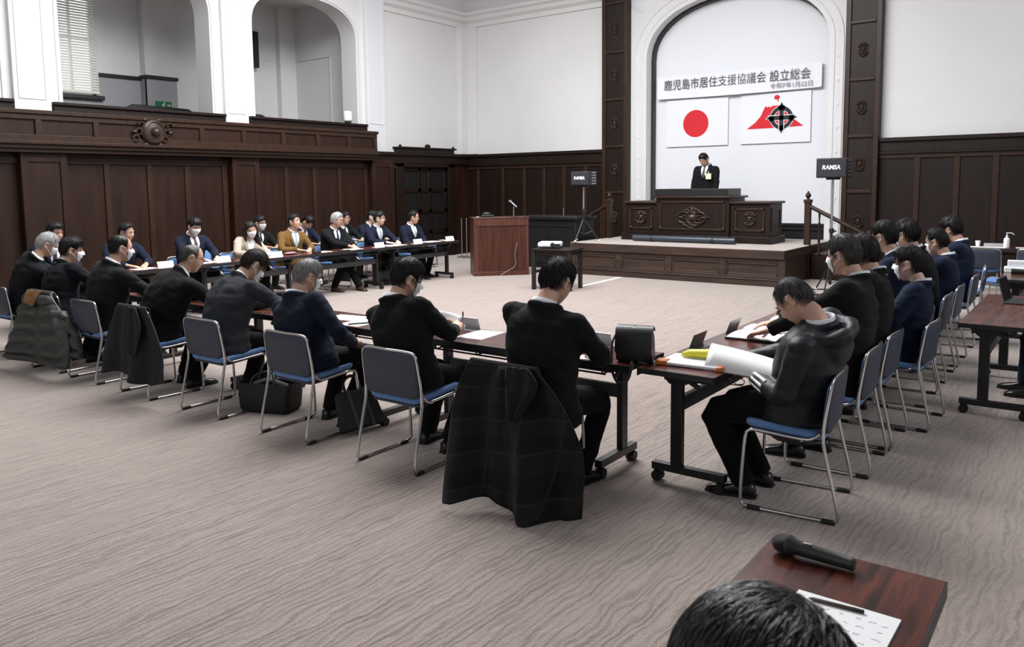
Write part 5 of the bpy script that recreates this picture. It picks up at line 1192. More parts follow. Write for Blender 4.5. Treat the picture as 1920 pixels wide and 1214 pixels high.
# ================================================================== coats hung over the chairs
def plaid_material():
    m = bpy.data.materials.new('dark_plaid_wool'); m.use_nodes = True; nt = m.node_tree; N = nt.nodes; L = nt.links; b = N['Principled BSDF']
    b.inputs['Roughness'].default_value = 0.9; b.inputs['Sheen Weight'].default_value = 0.06; b.inputs['Specular IOR Level'].default_value = 0.15
    u = N.new('ShaderNodeUVMap'); sp = N.new('ShaderNodeSeparateXYZ'); L.new(u.outputs[0], sp.inputs[0])
    def stripes(out, freq, lo, hi):
        a = N.new('ShaderNodeMath'); a.operation = 'MULTIPLY'; L.new(out, a.inputs[0]); a.inputs[1].default_value = freq
        f = N.new('ShaderNodeMath'); f.operation = 'FRACT'; L.new(a.outputs[0], f.inputs[0])
        r = N.new('ShaderNodeValToRGB'); r.color_ramp.interpolation = 'CONSTANT'; L.new(f.outputs[0], r.inputs[0]); e = r.color_ramp.elements
        e[0].position = 0; e[0].color = (lo, lo, lo, 1); e[1].position = 0.46; e[1].color = (hi, hi, hi, 1)
        k = e.new(0.93); k.color = (1, 1, 1, 1); return r.outputs[0]
    ad = N.new('ShaderNodeMixRGB'); ad.blend_type = 'ADD'; ad.inputs[0].default_value = 1
    L.new(stripes(sp.outputs['X'], 5.2, 0.10, 0.32), ad.inputs[1]); L.new(stripes(sp.outputs['Y'], 6.0, 0.05, 0.30), ad.inputs[2])
    mx = N.new('ShaderNodeMixRGB'); L.new(ad.outputs[0], mx.inputs[0]); mx.inputs[1].default_value = (0.0050, 0.0058, 0.0085, 1); mx.inputs[2].default_value = (0.023, 0.021, 0.018, 1)
    nz = N.new('ShaderNodeTexNoise'); nz.inputs['Scale'].default_value = 260; bp = N.new('ShaderNodeBump'); bp.inputs['Strength'].default_value = 0.2; bp.inputs['Distance'].default_value = 0.01
    L.new(nz.outputs['Fac'], bp.inputs['Height']); L.new(bp.outputs[0], b.inputs['Normal'])
    L.new(mx.outputs[0], b.inputs['Base Color']); return m
def drape(name, m_, parent, left, right, fold, nfold, seed, nu=46, nv=40, thick=0.012, quilt=None, base=None, top_extra=True, hem=None, us=1.0, uo=0.0):
    """cloth hung over a chair back: left and right edges are lists of world points from the top of the back down to the hem"""
    def lerp(P, v):
        s = v*(len(P)-1); i = min(int(s), len(P)-2); f = s-i; return Vector(P[i])*(1-f)+Vector(P[i+1])*f
    if top_extra:   # the part that goes over the back and down inside, towards the sitter
        l0, r0 = Vector(left[0]), Vector(right[0])
        left = [l0+Vector((0.02, 0.055, -0.16)), l0+Vector((0.01, 0.05, -0.02)), l0+Vector((0, 0.025, 0.014))]+left
        right = [r0+Vector((-0.02, 0.055, -0.16)), r0+Vector((-0.01, 0.05, -0.02)), r0+Vector((0, 0.025, 0.014))]+right
    L_ = smooth_path(left, 2); R_ = smooth_path(right, 2); V = []; uv = []
    k0 = 3/(len(left)-1) if top_extra else 0
    for j in range(nv+1):
        v = j/nv; a, b = lerp(L_, v), lerp(R_, v); g = max(0.0, (v-k0)/(1-k0))
        for i in range(nu+1):
            u = i/nu; p = a.lerp(b, u); ph = 2*PI*nfold*u+seed+1.2*math.sin(2.3*g+seed)
            d = fold*(0.15+0.85*g)*(math.sin(ph)+0.45*math.sin(2.1*ph+1.3*g*3))*math.sin(PI*(0.06+0.88*u))**0.5
            d += 0.010*mnoise.noise((u*5+seed, g*4, 0.3))
            if g <= 0: d *= 0.1
            p = p+Vector((0.12*d, -d, 0))
            if quilt and g > 0.02:
                q = abs(math.sin(PI*(g*quilt[0]+0.06*math.sin(5*u+seed)))); s = min(1.0, abs(u-quilt[2])/0.06); p = p+Vector((0, -1, 0.15))*(quilt[1]*(q**0.6)*(s**0.6)*min(1, 8*u*(1-u)*2))
            if hem: p.z += hem*max(0, g-0.7)/0.3*(math.sin(PI*u*2.2)*0.5)
            p.z = max(p.z, 0.012); V.append(p-(base or Vector((0, 0, 0)))); uv.append((uo+u*(0.42+0.42*g)*us, -g*0.8*us))
    mb = MB(); mb.add(V, [(j*(nu+1)+i, j*(nu+1)+i+1, (j+1)*(nu+1)+i+1, (j+1)*(nu+1)+i) for j in range(nv) for i in range(nu)])
    o = mb.obj(name, m_, parent, smooth=180); me = o.data; ul = me.uv_layers.new(name='cloth')
    for lp in me.loops: ul.data[lp.index].uv = uv[lp.vertex_index]
    s = o.modifiers.new('solid', 'SOLIDIFY'); s.thickness = thick; s.offset = 0
    return o
PL = plaid_material()
B = Vector((-2.57, 3.30, 0))
pc = thing('coat', 'dark plaid wool overcoat hung over the nearest chair, hem on the carpet', 'coat', B)
drape('cloth', PL, pc, [(-2.79, 3.345, 0.755), (-2.85, 3.31, 0.60), (-2.85, 3.25, 0.40), (-2.80, 3.17, 0.22), (-2.77, 3.10, 0.03)],
      [(-2.34, 3.345, 0.755), (-2.22, 3.34, 0.66), (-2.09, 3.31, 0.50), (-2.02, 3.30, 0.36), (-2.04, 3.29, 0.02)], 0.075, 1.7, 0.6, nu=70, nv=60, base=B, hem=0.08)
drape('lapel', PL, pc, [(-2.50, 3.31, 0.765), (-2.49, 3.28, 0.66), (-2.44, 3.25, 0.50)], [(-2.36, 3.31, 0.765), (-2.28, 3.30, 0.68), (-2.40, 3.25, 0.49)], 0.010, 1.0, 0.2, nu=16, nv=16, base=B, top_extra=False, us=0.2, uo=0.29, thick=0.02)
OLIVE = mat('olive_quilted_nylon', (0.030, 0.036, 0.030), 0.55, vary=(7, 0.2), bump=(70, 0.12)); TAN = mat('tan_jacket_lining', (0.20, 0.098, 0.026), 0.7)
B = Vector((-8.05, 3.30, 0))
pf = thing('padded_jacket', 'olive padded jacket with a tan collar lining over a chair back', 'coat', B)
drape('shell', OLIVE, pf, [(-8.27, 3.33, 0.755), (-8.38, 3.28, 0.54), (-8.47, 3.23, 0.30), (-8.53, 3.19, 0.11)], [(-7.83, 3.33, 0.755), (-7.62, 3.33, 0.60), (-7.40, 3.30, 0.40), (-7.36, 3.26, 0.13)], 0.022, 1.2, 2.2, quilt=(6.0, 0.045, 0.56), base=B, nu=60, nv=72, thick=0.03)
drape('collar_lining', TAN, pf, [(-8.21, 3.295, 0.778), (-8.20, 3.262, 0.73), (-8.17, 3.235, 0.665)], [(-7.93, 3.295, 0.778), (-7.95, 3.262, 0.72), (-7.98, 3.235, 0.64)], 0.003, 1, 0, nu=12, nv=10, base=B, top_extra=False)
drape('sleeve', OLIVE, pf, [(-7.72, 3.30, 0.62), (-7.56, 3.27, 0.42), (-7.48, 3.25, 0.22)], [(-7.60, 3.36, 0.60), (-7.34, 3.36, 0.42), (-7.28, 3.34, 0.22)], 0.02, 0.7, 1, quilt=(4.0, 0.04, -1), base=B, nu=20, nv=40, thick=0.03, top_extra=False)
B = Vector((-6.42, 3.30, 0))
dc = thing('coat', 'black coat hung over the chair of the bald man', 'coat', B)
drape('cloth', mat('black_navy_wool', (0.0058, 0.0066, 0.0100), 0.9), dc, [(-6.64, 3.345, 0.752), (-6.68, 3.29, 0.55), (-6.68, 3.24, 0.38), (-6.62, 3.2, 0.20)], [(-6.19, 3.345, 0.752), (-6.02, 3.33, 0.62), (-5.88, 3.30, 0.46), (-5.80, 3.25, 0.20)], 0.040, 1.8, 2.9, base=B, nu=54, nv=44, hem=0.06)
drape('lapel', mat('black_navy_wool', (0, 0, 0)), dc, [(-6.40, 3.31, 0.76), (-6.36, 3.27, 0.62), (-6.22, 3.22, 0.40)], [(-6.26, 3.31, 0.76), (-6.14, 3.28, 0.60), (-6.15, 3.22, 0.38)], 0.01, 1, 0.5, base=B, nu=14, nv=16, top_extra=False)

# ================================================================== bags
leather = mat('black_bag_leather', (0.010, 0.010, 0.011), 0.42, bump=(120, 0.12))
bagcl = mat('black_bag_cloth', (0.0085, 0.0095, 0.0095), 0.75)
B = (-2.14, 4.06, 0.70)
sb = thing('shoulder_bag', 'black leather shoulder bag with a flap standing at the table corner', 'bag', B, 0.25); sb.scale = (0.85, 0.85, 0.88)
MB().loft([[(x*w, y*t, z) for x, y in ((-1, -1), (1, -1), (1, 1), (-1, 1))] for z, w, t in ((0.0, 0.115, 0.05), (0.02, 0.125, 0.06), (0.16, 0.12, 0.055), (0.215, 0.115, 0.03))]).obj('body', leather, sb, bevel=0.012, smooth=60)
MB().loft([[(-0.125, y, z), (0.0, y-0.004, z+0.003), (0.125, y, z), (0.125, y+0.01, z+0.004), (0, y+0.008, z+0.006), (-0.125, y+0.01, z+0.004)] for y, z in ((0.045, 0.20), (0.0, 0.235), (-0.05, 0.222), (-0.072, 0.17), (-0.078, 0.10), (-0.074, 0.065))]).obj('flap', leather, sb, smooth=60)
MB().tube(smooth_path([(-0.115, 0, 0.20), (-0.15, -0.05, 0.14), (-0.14, -0.10, 0.02), (-0.12, -0.16, -0.05), (-0.07, -0.19, -0.12), (-0.01, -0.18, -0.10), (0.01, -0.14, 0.0), (0.0, -0.09, 0.03)], 2), 0.011, 6, flat=0.35).obj('strap', leather, sb, smooth=60)
MB().tube([(-0.118, -0.01+0.018*math.cos(a), 0.17+0.018*math.sin(a)) for a in [k*PI/6 for k in range(12)]], 0.004, 5, closed=True).obj('ring', steel, sb)
B = (-5.13, 3.74, 0)
tb = thing('tote_bag', 'open black tote bag with looped handles on the carpet behind the charcoal suit', 'bag', B, 0.35)
def rr(w, d, z, n=6): return [(x, y, z) for x, y in arc(w-0.04, d-0.04, 0.04, 0.04, 0, PI/2, n)+arc(-w+0.04, d-0.04, 0.04, 0.04, PI/2, PI, n)+arc(-w+0.04, -d+0.04, 0.04, 0.04, PI, 1.5*PI, n)+arc(w-0.04, -d+0.04, 0.04, 0.04, 1.5*PI, 2*PI, n)]
MB().loft([rr(0.20, 0.10, 0), rr(0.215, 0.115, 0.03), rr(0.225, 0.12, 0.14), rr(0.235, 0.10, 0.225), rr(0.225, 0.09, 0.225), rr(0.20, 0.09, 0.09)]).obj('body', bagcl, tb, smooth=50)
for y in (-0.10, 0.09):
    MB().tube(smooth_path([(-0.10, y, 0.19), (-0.10, y, 0.27), (-0.03, y*0.6+0.02, 0.315), (0.06, y*0.6+0.02, 0.305), (0.10, y, 0.26), (0.10, y, 0.19)], 2), 0.010, 8).obj('handle', leather, tb, smooth=60)
MB().tube([(-0.14, 0.0, 0.20), (0.0, -0.02, 0.25), (0.16, 0.0, 0.20)], 0.016, 8).obj('grey_pouch', mat('grey_pouch_cloth', (0.16, 0.16, 0.15), 0.7), tb)
B = (-4.12, 3.77, 0)
bc = thing('briefcase', 'black briefcase with grey stripes leaning beside the chair of the navy suit', 'bag', B, PI/2-0.1)
M = Matrix.Rotation(math.radians(-24), 3, 'X')
m = MB(); m.box((0, 0, 0.145), (0.36, 0.10, 0.28)); m.v = [tuple(M @ Vector((v[0]*(1-0.18*(v[2]/0.29)), v[1]*(1-0.35*v[2]/0.29), v[2]))+Vector((0, 0.0, 0.022))) for v in m.v]; m.obj('body', bagcl, bc, bevel=0.02, smooth=60)
for x in (-0.07, 0.06):
    m = MB(); m.bx(x-0.012, x+0.012, -0.052, 0.052, 0.01, 0.286); m.v = [tuple(M @ Vector((v[0], v[1]*(1.04-0.35*v[2]/0.29), v[2]))+Vector((0, 0.0, 0.022))) for v in m.v]; m.obj('stripe', mat('grey_bag_webbing', (0.045, 0.046, 0.048), 0.7), bc)
m = MB(); m.tube(smooth_path([(-0.07, 0, 0.28), (-0.07, 0, 0.35), (-0.02, 0, 0.385), (0.03, 0, 0.385), (0.06, 0, 0.35), (0.06, 0, 0.28)], 2), 0.012, 8); m.v = [tuple(M @ Vector(v)+Vector((0, 0.0, 0.022))) for v in m.v]; m.obj('handle', leather, bc, smooth=60)
hb = thing('handbag', 'black leather handbag on the floor beside the brown shoes', 'bag', (-10.12, 9.80, 0), 1.3)
MB().loft([rr(0.17, 0.07, 0), rr(0.18, 0.08, 0.03), rr(0.17, 0.07, 0.20), rr(0.15, 0.045, 0.26)]).obj('body', leather, hb, smooth=50)
MB().tube(smooth_path([(-0.08, 0, 0.25), (-0.08, 0, 0.36), (0, 0, 0.42), (0.08, 0, 0.36), (0.08, 0, 0.25)], 2), 0.010, 8).obj('handle', mat('brown_strap', (0.05, 0.022, 0.015), 0.5), hb)
hb = thing('holdall', 'dark holdall on the floor below the woman in beige', 'bag', (-10.75, 7.75, 0), 1.4)
MB().loft([rr(0.17, 0.09, 0), rr(0.18, 0.10, 0.05), rr(0.15, 0.06, 0.20)]).obj('body', bagcl, hb, smooth=50); MB().tube(smooth_path([(-0.07, 0, 0.19), (-0.05, 0, 0.27), (0.05, 0, 0.27), (0.07, 0, 0.19)], 2), 0.009, 6).obj('handle', leather, hb)

# ================================================================== things on the tables
Z = 0.7005
def sheet(x, y, w, d, rz, label, z=Z, t=0.0012, m_=None, name='paper_sheet', cat='paper', group=None):
    o = MB().bx(-w/2, w/2, -d/2, d/2, 0, t).obj(name, m_ or paperm, smooth=0, loc=(x, y, z), rz=rz); return tag(o, label, cat, group)
def plate(x, y, rz, label, m_, w=0.21, h=0.085, name='name_plate', group='steel name plates'):
    """bent sheet: an upright leaning face (towards +y) and its foot"""
    t = thing(name, label, 'name plate', (x, y, Z), rz, group)
    MB().prism([(0.030, 0.0), (0.0, h), (0.003, h+0.001), (0.034, 0.003)], 'yz', -w/2, w/2).obj('face', m_, t, smooth=0)
    MB().prism([(-0.045, 0.0), (0.034, 0.0), (0.034, 0.003), (-0.045, 0.003)], 'yz', -w/2, w/2).obj('foot', m_, t, smooth=0); return t
plm = mat('satin_name_plate', (0.52, 0.52, 0.53), 0.35, metal=0.6); plm2 = mat('bronze_grey_name_plate', (0.20, 0.19, 0.185), 0.32, metal=0.8)
plate(-3.62, 4.31, 0.02, 'grey name plate beyond the held-up sheet in the near row', plm)
plate(-2.56, 4.32, 0.0, 'grey name plate before the man beside the black shoulder bag', plm)
for y, l in ((4.66, 'nearest steel name plate of the right row, behind the yellow pencil case'), (5.25, 'steel name plate level with the open notebook, right row'), (6.28, 'steel name plate beyond the open notebook, past the table joint'), (7.05, 'steel name plate beside the mask of the tall man'), (7.95, 'furthest steel name plate of the right row')):
    plate(-2.0, y, PI/2, l, plm2, w=0.20)
for y, l in ((5.60, 'white name card before the man with swept dark hair'), (6.45, 'white name card beside the bald man with glasses, left row'), (7.33, 'white name card before the woman in beige'), (9.42, 'white name card before the man with silver hair'), (10.36, 'white name card before the man with the silver tie'), (11.22, 'white name card at the lectern end of the left row')):
    plate(-9.80, y, -PI/2, l, paperm, w=0.22, h=0.08, name='name_card', group='white name cards')
for x, y, rz, w, d, l in ((-2.50, 4.07, 0.2, 0.21, 0.297, 'white sheet beside the black shoulder bag'), (-3.40, 4.20, 0.1, 0.21, 0.297, 'white sheet under the writing hand, near row'),
    (-4.72, 4.18, 0.15, 0.297, 0.21, 'white sheets in the near row beside the navy suit, left sheet'), (-4.46, 4.08, 0.05, 0.21, 0.28, 'white sheet under the dark strip in the near row'),
    (-6.15, 4.16, 0.0, 0.21, 0.297, 'white sheet before the bald man in glasses'), (-7.45, 4.18, 0.1, 0.30, 0.21, 'white sheet before the balding masked man'), (-8.1, 4.18, 0.05, 0.30, 0.21, 'white sheet before the man behind the padded jacket'),
    (-9.88, 4.80, 0.1, 0.21, 0.297, 'white sheet at the corner of the square, left row'), (-9.88, 5.36, 0.05, 0.21, 0.297, 'white sheet before the man with swept dark hair'), (-9.92, 6.30, 0.0, 0.21, 0.297, 'white sheet before the young masked man'),
    (-9.86, 7.22, 0.1, 0.21, 0.297, 'white sheet before the woman in beige'), (-9.90, 8.28, 0.0, 0.21, 0.297, 'white sheet before the brown jacket'), (-9.88, 8.92, 0.05, 0.21, 0.297, 'white sheet before the silver haired man'),
    (-9.90, 9.86, 0.0, 0.297, 0.42, 'broad white sheet before the man with the silver tie'), (-9.92, 10.85, 0.05, 0.25, 0.36, 'white sheet before the last man of the left row'), (-9.95, 11.28, 0.02, 0.21, 0.15, 'small white sheet at the lectern end of the left row'),
    (-1.84, 5.98, 0.1, 0.30, 0.21, 'white sheet past the open notebook in the right row'), (-1.86, 6.55, 0.0, 0.30, 0.30, 'white sheet with a green pen in the right row'), (-1.86, 7.45, 0.0, 0.30, 0.25, 'white sheet before the man in navy and glasses, right row'), (-1.86, 8.2, 0.0, 0.3, 0.25, 'furthest white sheet of the right row')):
    sheet(x, y, w, d, rz, l)
for y, w in ((9.50, 'behind the brown jacket'), (10.40, 'behind the silver haired man'), (11.45, 'near the empty chair')): sheet(-11.12, y, 0.30, 0.44, 0.03, 'white sheet on the side desk '+w)
sheet(-4.415, 4.05, 0.035, 0.20, -0.55, 'dark strip lying on a white sheet in the near row', z=Z+0.0015, t=0.008, m_=blackpl, name='spectacle_case', cat='case')
def pen(x, y, z, dx, dy, dz, label, m_, L=0.14):
    t = thing('pen', label, 'pen', (x, y, z)); d = Vector((dx, dy, dz)).normalized()
    MB().tube([-d*L/2, -d*L/2+d*0.01, d*L*0.3], [0.0015, 0.0045, 0.0045], 8).obj('barrel', m_, t); MB().tube([d*L*0.3, d*L/2], [0.0050, 0.0045], 8).obj('cap', blackpl, t); return t
bluei = mat('blue_pen_plastic', (0.02, 0.05, 0.35), 0.35); greeni = mat('green_pen_plastic', (0.20, 0.40, 0.06), 0.35); orangei = mat('orange_pen_plastic', (0.62, 0.17, 0.03), 0.35)
pen(-2.47, 4.13, Z+0.007, 0.7, 0.7, 0, 'blue pen on the sheet beside the black shoulder bag', bluei)
pen(-1.84, 6.62, Z+0.007, 0.5, 1, 0, 'green pen on the white sheet in the right row', greeni)
# open notebook of the tall man
nb = thing('notebook', 'open notebook with white pages and a dark cover in the right row', 'notebook', (-1.815, 5.28, Z), 0.03)
MB().bx(-0.17, 0.17, -0.29, 0.30, 0, 0.012).obj('cover', blackpl, nb, bevel=0.003)
m = MB(); prof = [(-0.165, 0.014), (-0.12, 0.022), (-0.05, 0.024), (0.0, 0.016), (0.05, 0.024), (0.12, 0.022), (0.165, 0.014)]
m.loft([[(x, y, z) for y, z in [(-0.28, 0.012)]+[(p[0]*1.72, p[1]) for p in prof]+[(0.28, 0.012)]] for x in (-0.16, 0.16)]); m.obj('pages', paperm, nb, smooth=30)
pen(-1.74, 5.20, Z+0.031, 1, -0.2, 0.02, 'orange pen under the fingers on the open notebook', orangei)
# pack of papers and the yellow case
pk = thing('document_pack', 'clear pack of white papers with orange corners at the table end', 'pack', (-1.82, 4.19, Z), 0.05)
MB().bx(-0.185, 0.185, -0.13, 0.13, 0.001, 0.022).obj('papers', mat('bagged_white_paper', (0.78, 0.79, 0.83), 0.25), pk, bevel=0.008, smooth=50)
m = MB(); m.box((-0.165, -0.10, 0.013), (0.07, 0.075, 0.029), Matrix.Rotation(0.1, 3, 'Z')); m.obj('orange_corner', orangei, pk, bevel=0.008)
m = MB(); m.box((0.175, -0.12, 0.013), (0.035, 0.045, 0.029)); m.obj('orange_corner', orangei, pk, bevel=0.008)
yc = thing('pencil_case', 'bright yellow pencil case lying on the pack of papers', 'case', (-1.80, 4.24, Z+0.023), 0.12)
yl = mat('yellow_case', (0.70, 0.62, 0.03), 0.5)
MB().tube([(-0.13, 0, 0.006), (-0.115, 0, 0.016), (-0.08, 0, 0.025), (0.02, 0, 0.029), (0.12, 0, 0.026), (0.135, 0, 0.018)], [0.006, 0.018, 0.028, 0.034, 0.034, 0.022], 14, flat=0.8).obj('body', yl, yc, smooth=60)
MB().ell((-0.10, 0.05, 0.012), (0.014, 0.014, 0.012)).tube([(-0.10, 0.04, 0.012), (-0.06, 0.03, 0.02)], 0.004, 6).obj('tassel', yl, yc)
# booklet in the hooded man's hand
bk = thing('booklet', 'white booklet held open over the table edge by the man in the hooded jacket', 'booklet', (-1.53, 4.10, 0.0))
def page(z0, lift, y0):
    m = MB(); n = 12; V = []
    for j in range(2):
        for i in range(n+1):
            u = i/n; V.append((-0.20+0.40*u, y0+0.10*j+0.02*math.sin(PI*u), z0+(0.120-0.045*u)*j+lift*u*u-0.012*u))
    m.add(V, [(i, i+1, n+2+i, n+1+i) for i in range(n)]); return m
for k, (z0, l, y0) in enumerate(((0.712, 0.0, -0.02), (0.704, 0.002, -0.035))):
    o = page(z0, l, y0).obj('page', paperm, bk, smooth=180); s = o.modifiers.new('solid', 'SOLIDIFY'); s.thickness = 0.004
gl = thing('reading_glasses', 'brown reading glasses folded on the knee of the hooded man', 'glasses', (-1.60, 4.17, 0.615), 0.4)
brn = mat('brown_glasses_frame', (0.10, 0.035, 0.018), 0.25)
m = MB()
for s in (-1, 1):
    m.tube([(s*0.033+0.027*math.cos(a), 0.0, 0.018+0.019*math.sin(a)) for a in [2*PI*i/16 for i in range(16)]], 0.0028, 5, closed=True); m.tube([(s*0.06, 0, 0.02), (s*0.055, -0.03, 0.012), (-s*0.05, -0.035, 0.006)], 0.0028, 5)
m.tube([(-0.007, 0, 0.02), (0.007, 0, 0.02)], 0.003, 5); m.obj('frame', brn, gl)
# sheet held up in the near row, pen in the right hand
hs_ = thing('paper_sheet', 'white sheet held up in the left hand by the masked man in black', 'paper', (-3.63, 4.09, 0.705))
m = MB(); n = 8; V = []
for j in range(n+1):
    for i in range(n+1):
        u, v = i/n, j/n; p = Vector((-0.165, 0.0, -0.005))*(1-u)*(1-v)+Vector((0.06, -0.03, 0.0))*u*(1-v)+Vector((-0.10, 0.05, 0.145))*(1-u)*v+Vector((0.15, 0.02, 0.125))*u*v
        V.append(p+Vector((0, 0.02*math.sin(PI*u), 0)))
m.add(V, [(j*(n+1)+i, j*(n+1)+i+1, (j+1)*(n+1)+i+1, (j+1)*(n+1)+i) for j in range(n) for i in range(n)]); o = m.obj('sheet', paperm, hs_, smooth=180); s = o.modifiers.new('solid', 'SOLIDIFY'); s.thickness = 0.001
e, w = PEOPLE['N2']['arms'][1]; wp = local_to_world('N2', w)
pen(wp.x+0.005, wp.y+0.085, wp.z+0.04, -0.1, 0.1, 1, 'silver pen held upright in the right hand beside the held-up sheet', steel)
# white stripes on the hooded jacket's sleeve
q = PEOPLE['R1']; e, w = q['arms'][-1]; bv = BVHTree.FromPolygons([v.co.copy() for v in q['jm'].vertices], [tuple(p.vertices) for p in q['jm'].polygons])
ax = (w-e).normalized(); out = Vector((-1, 0, 0)); out = (out-ax*(out @ ax)).normalized(); upv = ax.cross(out); upv = upv if upv.z > 0 else -upv
for k in (-1, 0, 1):
    mb = MB(); V = []; nn = 10
    for i in range(nn+1):
        for da in (-0.16, 0.16):
            a = k*0.62+da+0.15; dr = out*math.cos(a)+upv*math.sin(a); p = e.lerp(w, 0.48+0.44*i/nn); h = bv.ray_cast(p+dr*0.3, -dr, 0.5); V.append((h[0] if h[0] else p+dr*0.06)+dr*0.002)
    mb.add(V, [(2*i, 2*i+1, 2*i+3, 2*i+2) for i in range(nn)]); o = mb.obj('sleeve_stripe', whitepl, q['body'], smooth=180); s = o.modifiers.new('solid', 'SOLIDIFY'); s.thickness = 0.003; s.offset = 1
# small things before the brown jacket
tag(MB().box((0, 0, 0.012), (0.08, 0.15, 0.024)).obj('mobile_phone', blackpl, loc=(-9.80, 8.10, Z), rz=0.3, bevel=0.006), 'black phone on the table before the brown jacket', 'phone')
tag(MB().ell((0, 0, 0.02), (0.07, 0.11, 0.02)).obj('pouch', mat('mauve_pouch', (0.30, 0.16, 0.18), 0.6), loc=(-9.98, 7.74, Z), smooth=60), 'mauve pouch on the table beside the woman in beige', 'pouch')
tag(MB().bx(-0.03, 0.03, -0.10, 0.10, 0, 0.016).obj('spectacle_case', blackpl, loc=(-9.74, 8.60, Z), rz=-0.2, bevel=0.006), 'dark flat case on the table between the brown jacket and the silver haired man', 'case')
# right edge: laptop, white box, dark stapler
lp = thing('laptop', 'dark laptop standing open at the right edge', 'laptop', (-0.62, 7.82, Z), -PI/2-0.10)
MB().bx(-0.15, 0.15, -0.02, 0.20, 0.0, 0.014).obj('base', mat('dark_grey_laptop', (0.05, 0.05, 0.053), 0.4), lp, bevel=0.004)
MB().bx(-0.13, 0.13, 0.03, 0.12, 0.014, 0.016).obj('keyboard', blackpl, lp)
m = MB(); m.bx(-0.15, 0.15, -0.004, 0.004, 0, 0.20); Mx = Matrix.Rotation(math.radians(16), 3, 'X'); m.v = [tuple(Mx @ Vector(v)+Vector((0, -0.015, 0.012))) for v in m.v]; m.obj('lid', mat('dark_grey_laptop', (0, 0, 0)), lp, bevel=0.003)
m = MB(); m.bx(-0.14, 0.14, 0.0045, 0.0055, 0.012, 0.19); m.v = [tuple(Mx @ Vector(v)+Vector((0, -0.015, 0.012))) for v in m.v]; m.obj('display', mat('dim_display', (0.02, 0.02, 0.025), 0.15), lp)
wb = thing('tissue_box', 'white box on the further table at the right edge', 'box', (-0.70, 10.42, Z), 0.1)
MB().bx(-0.17, 0.17, -0.07, 0.07, 0, 0.125).obj('carton', whitepl, wb, bevel=0.004); MB().bx(-0.20, 0.20, -0.10, 0.10, 0, 0.05).obj('lower_carton', paperm, wb, bevel=0.003)
stp = thing('stapler', 'dark green stapler in front of the white box', 'stapler', (-0.74, 10.16, Z), 0.0)
MB().tube([(-0.07, 0, 0.03), (0.09, 0, 0.026)], [0.03, 0.022], 10).obj('body', mat('dark_green_plastic', (0.012, 0.022, 0.016), 0.4), stp); MB().bx(-0.07, 0.10, -0.018, 0.018, 0, 0.008).obj('base', blackmet, stp)
pb = thing('pump_bottle', 'white hand sanitizer pump bottle on the far table', 'bottle', (-1.20, 14.05, Z))
MB().lathe((0, 0, 0), [(0.0, 0), (0.038, 0), (0.041, 0.01), (0.041, 0.12), (0.034, 0.145), (0.014, 0.155), (0.014, 0.17), (0, 0.17)], 20).obj('bottle', whitepl, pb, smooth=50)
MB().lathe((0, 0, 0.165), [(0.016, 0), (0.016, 0.02), (0.006, 0.022), (0.006, 0.05), (0.012, 0.052), (0.012, 0.062), (0, 0.062)], 14).tube([(0, 0, 0.222), (0.06, 0, 0.222), (0.085, 0, 0.205), (0.088, 0, 0.195)], 0.006, 8).obj('pump', whitepl, pb, smooth=50)
cpn = thing('paper_cup', 'white paper cup on the far table left of the pump bottle', 'cup', (-1.58, 14.10, Z)); MB().lathe((0, 0, 0), [(0.026, 0), (0.036, 0.09), (0.034, 0.09), (0.025, 0.004), (0, 0.004)], 18).obj('cup', paperm, cpn, smooth=50)
sheet(-1.45, 13.98, 0.5, 0.18, 0, 'white papers lying along the near edge of the far table', t=0.006); sheet(-1.38, 14.2, 0.26, 0.2, 0.1, 'grey book stack behind the cup on the far table', t=0.045, m_=mat('grey_book', (0.45, 0.44, 0.43), 0.6), name='book_stack', cat='books'); sheet(-0.98, 14.05, 0.2, 0.15, 0.1, 'pinkish booklet right of the pump bottle', t=0.01, m_=mat('pale_pink_paper', (0.75, 0.62, 0.58), 0.7), name='booklet', cat='booklet')
fb = thing('floor_box', 'low white box on the carpet under the far table', 'box', (-1.35, 14.75, 0)); MB().bx(-0.45, 0.45, -0.12, 0.12, 0, 0.10).obj('casing', whitepl, fb, bevel=0.01)
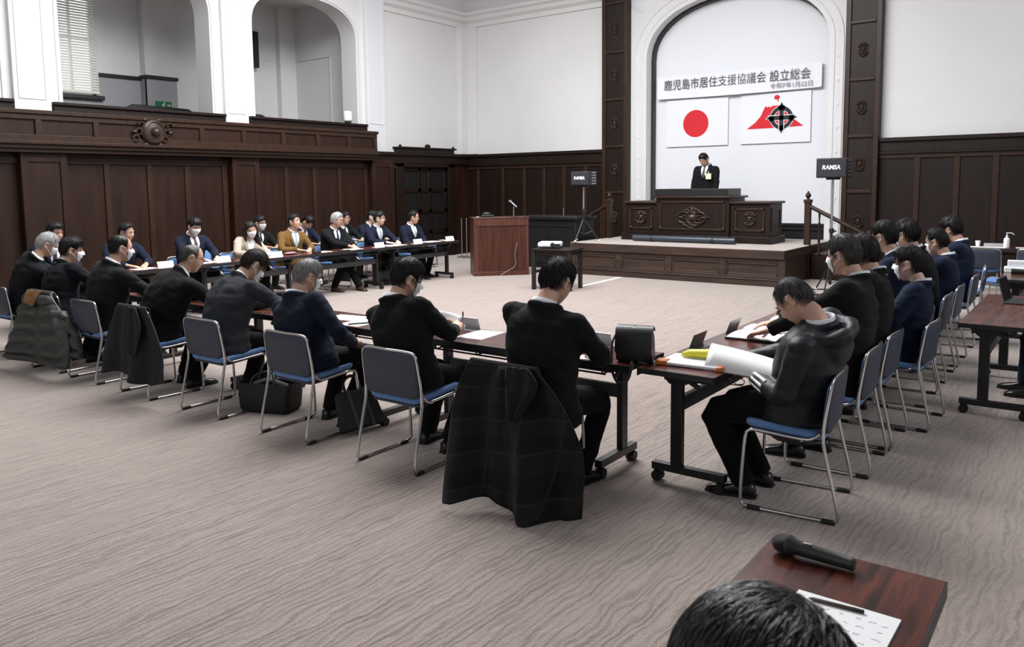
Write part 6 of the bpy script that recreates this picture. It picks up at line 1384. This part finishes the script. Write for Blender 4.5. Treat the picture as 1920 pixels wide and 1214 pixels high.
# foreground: microphone, notes, pen
mc = thing('microphone', 'black handheld microphone lying on the foreground table', 'microphone', (-0.60, 2.14, Z), 0.0)
gm_ = mat('dark_grey_mic_body', (0.028, 0.028, 0.028), 0.38); gg = mat('dark_mic_mesh', (0.05, 0.05, 0.05), 0.5, metal=0.5, bump=(900, 1.0))
m = MB(); m.lathe((0, 0, 0.0), [(0.0, -0.100), (0.012, -0.0985), (0.020, -0.092), (0.0255, -0.080), (0.0265, -0.068), (0.0265, -0.062)], 24, 'x'); m.v = [(v[0], v[1], v[2]+0.027) for v in m.v]; m.obj('grille', gg, mc, smooth=60)
m = MB(); m.lathe((0, 0, 0.0), [(0.0265, -0.062), (0.0285, -0.060), (0.0285, -0.050), (0.026, -0.046), (0.021, -0.035), (0.020, -0.020), (0.0185, 0.04), (0.0165, 0.105), (0.017, 0.107), (0.017, 0.113), (0.0155, 0.116), (0, 0.116)], 24, 'x'); m.v = [(v[0], v[1], v[2]+0.0275-0.048*(v[0]+0.055)*(1 if v[0] > -0.055 else 0)) for v in m.v]; m.obj('handle', gm_, mc, smooth=40)
m = MB(); m.box((-0.005, -0.004, 0.0455), (0.022, 0.006, 0.004)); m.obj('switch', steel, mc, bevel=0.001)
nt_ = thing('notepad', 'white note sheets with faint handwriting on the foreground table', 'paper', (-0.455, 1.80, Z), -0.02)
MB().bx(-0.12, 0.115, -0.16, 0.155, 0, 0.004).obj('sheets', paperm, nt_, smooth=0)
rn = random.Random(5); m = MB()
for r_ in range(7):
    y = 0.10-0.035*r_; x = -0.09
    while x < 0.09:
        w_ = rn.uniform(0.008, 0.02); pts = [(x+w_*k/4, y+rn.uniform(-0.004, 0.004), 0.0043) for k in range(5)]; m.tube(pts, 0.0006, 4); x += w_+rn.uniform(0.004, 0.03)
tag(m.obj('handwriting', mat('pencil_grey', (0.25, 0.25, 0.28), 0.8), nt_), kind='stuff')
pen(-0.475, 1.925, Z+0.009, 1, 0.08, 0, 'dark pen lying on the note sheets in the foreground', mat('brown_pen', (0.05, 0.03, 0.02), 0.3), L=0.125)
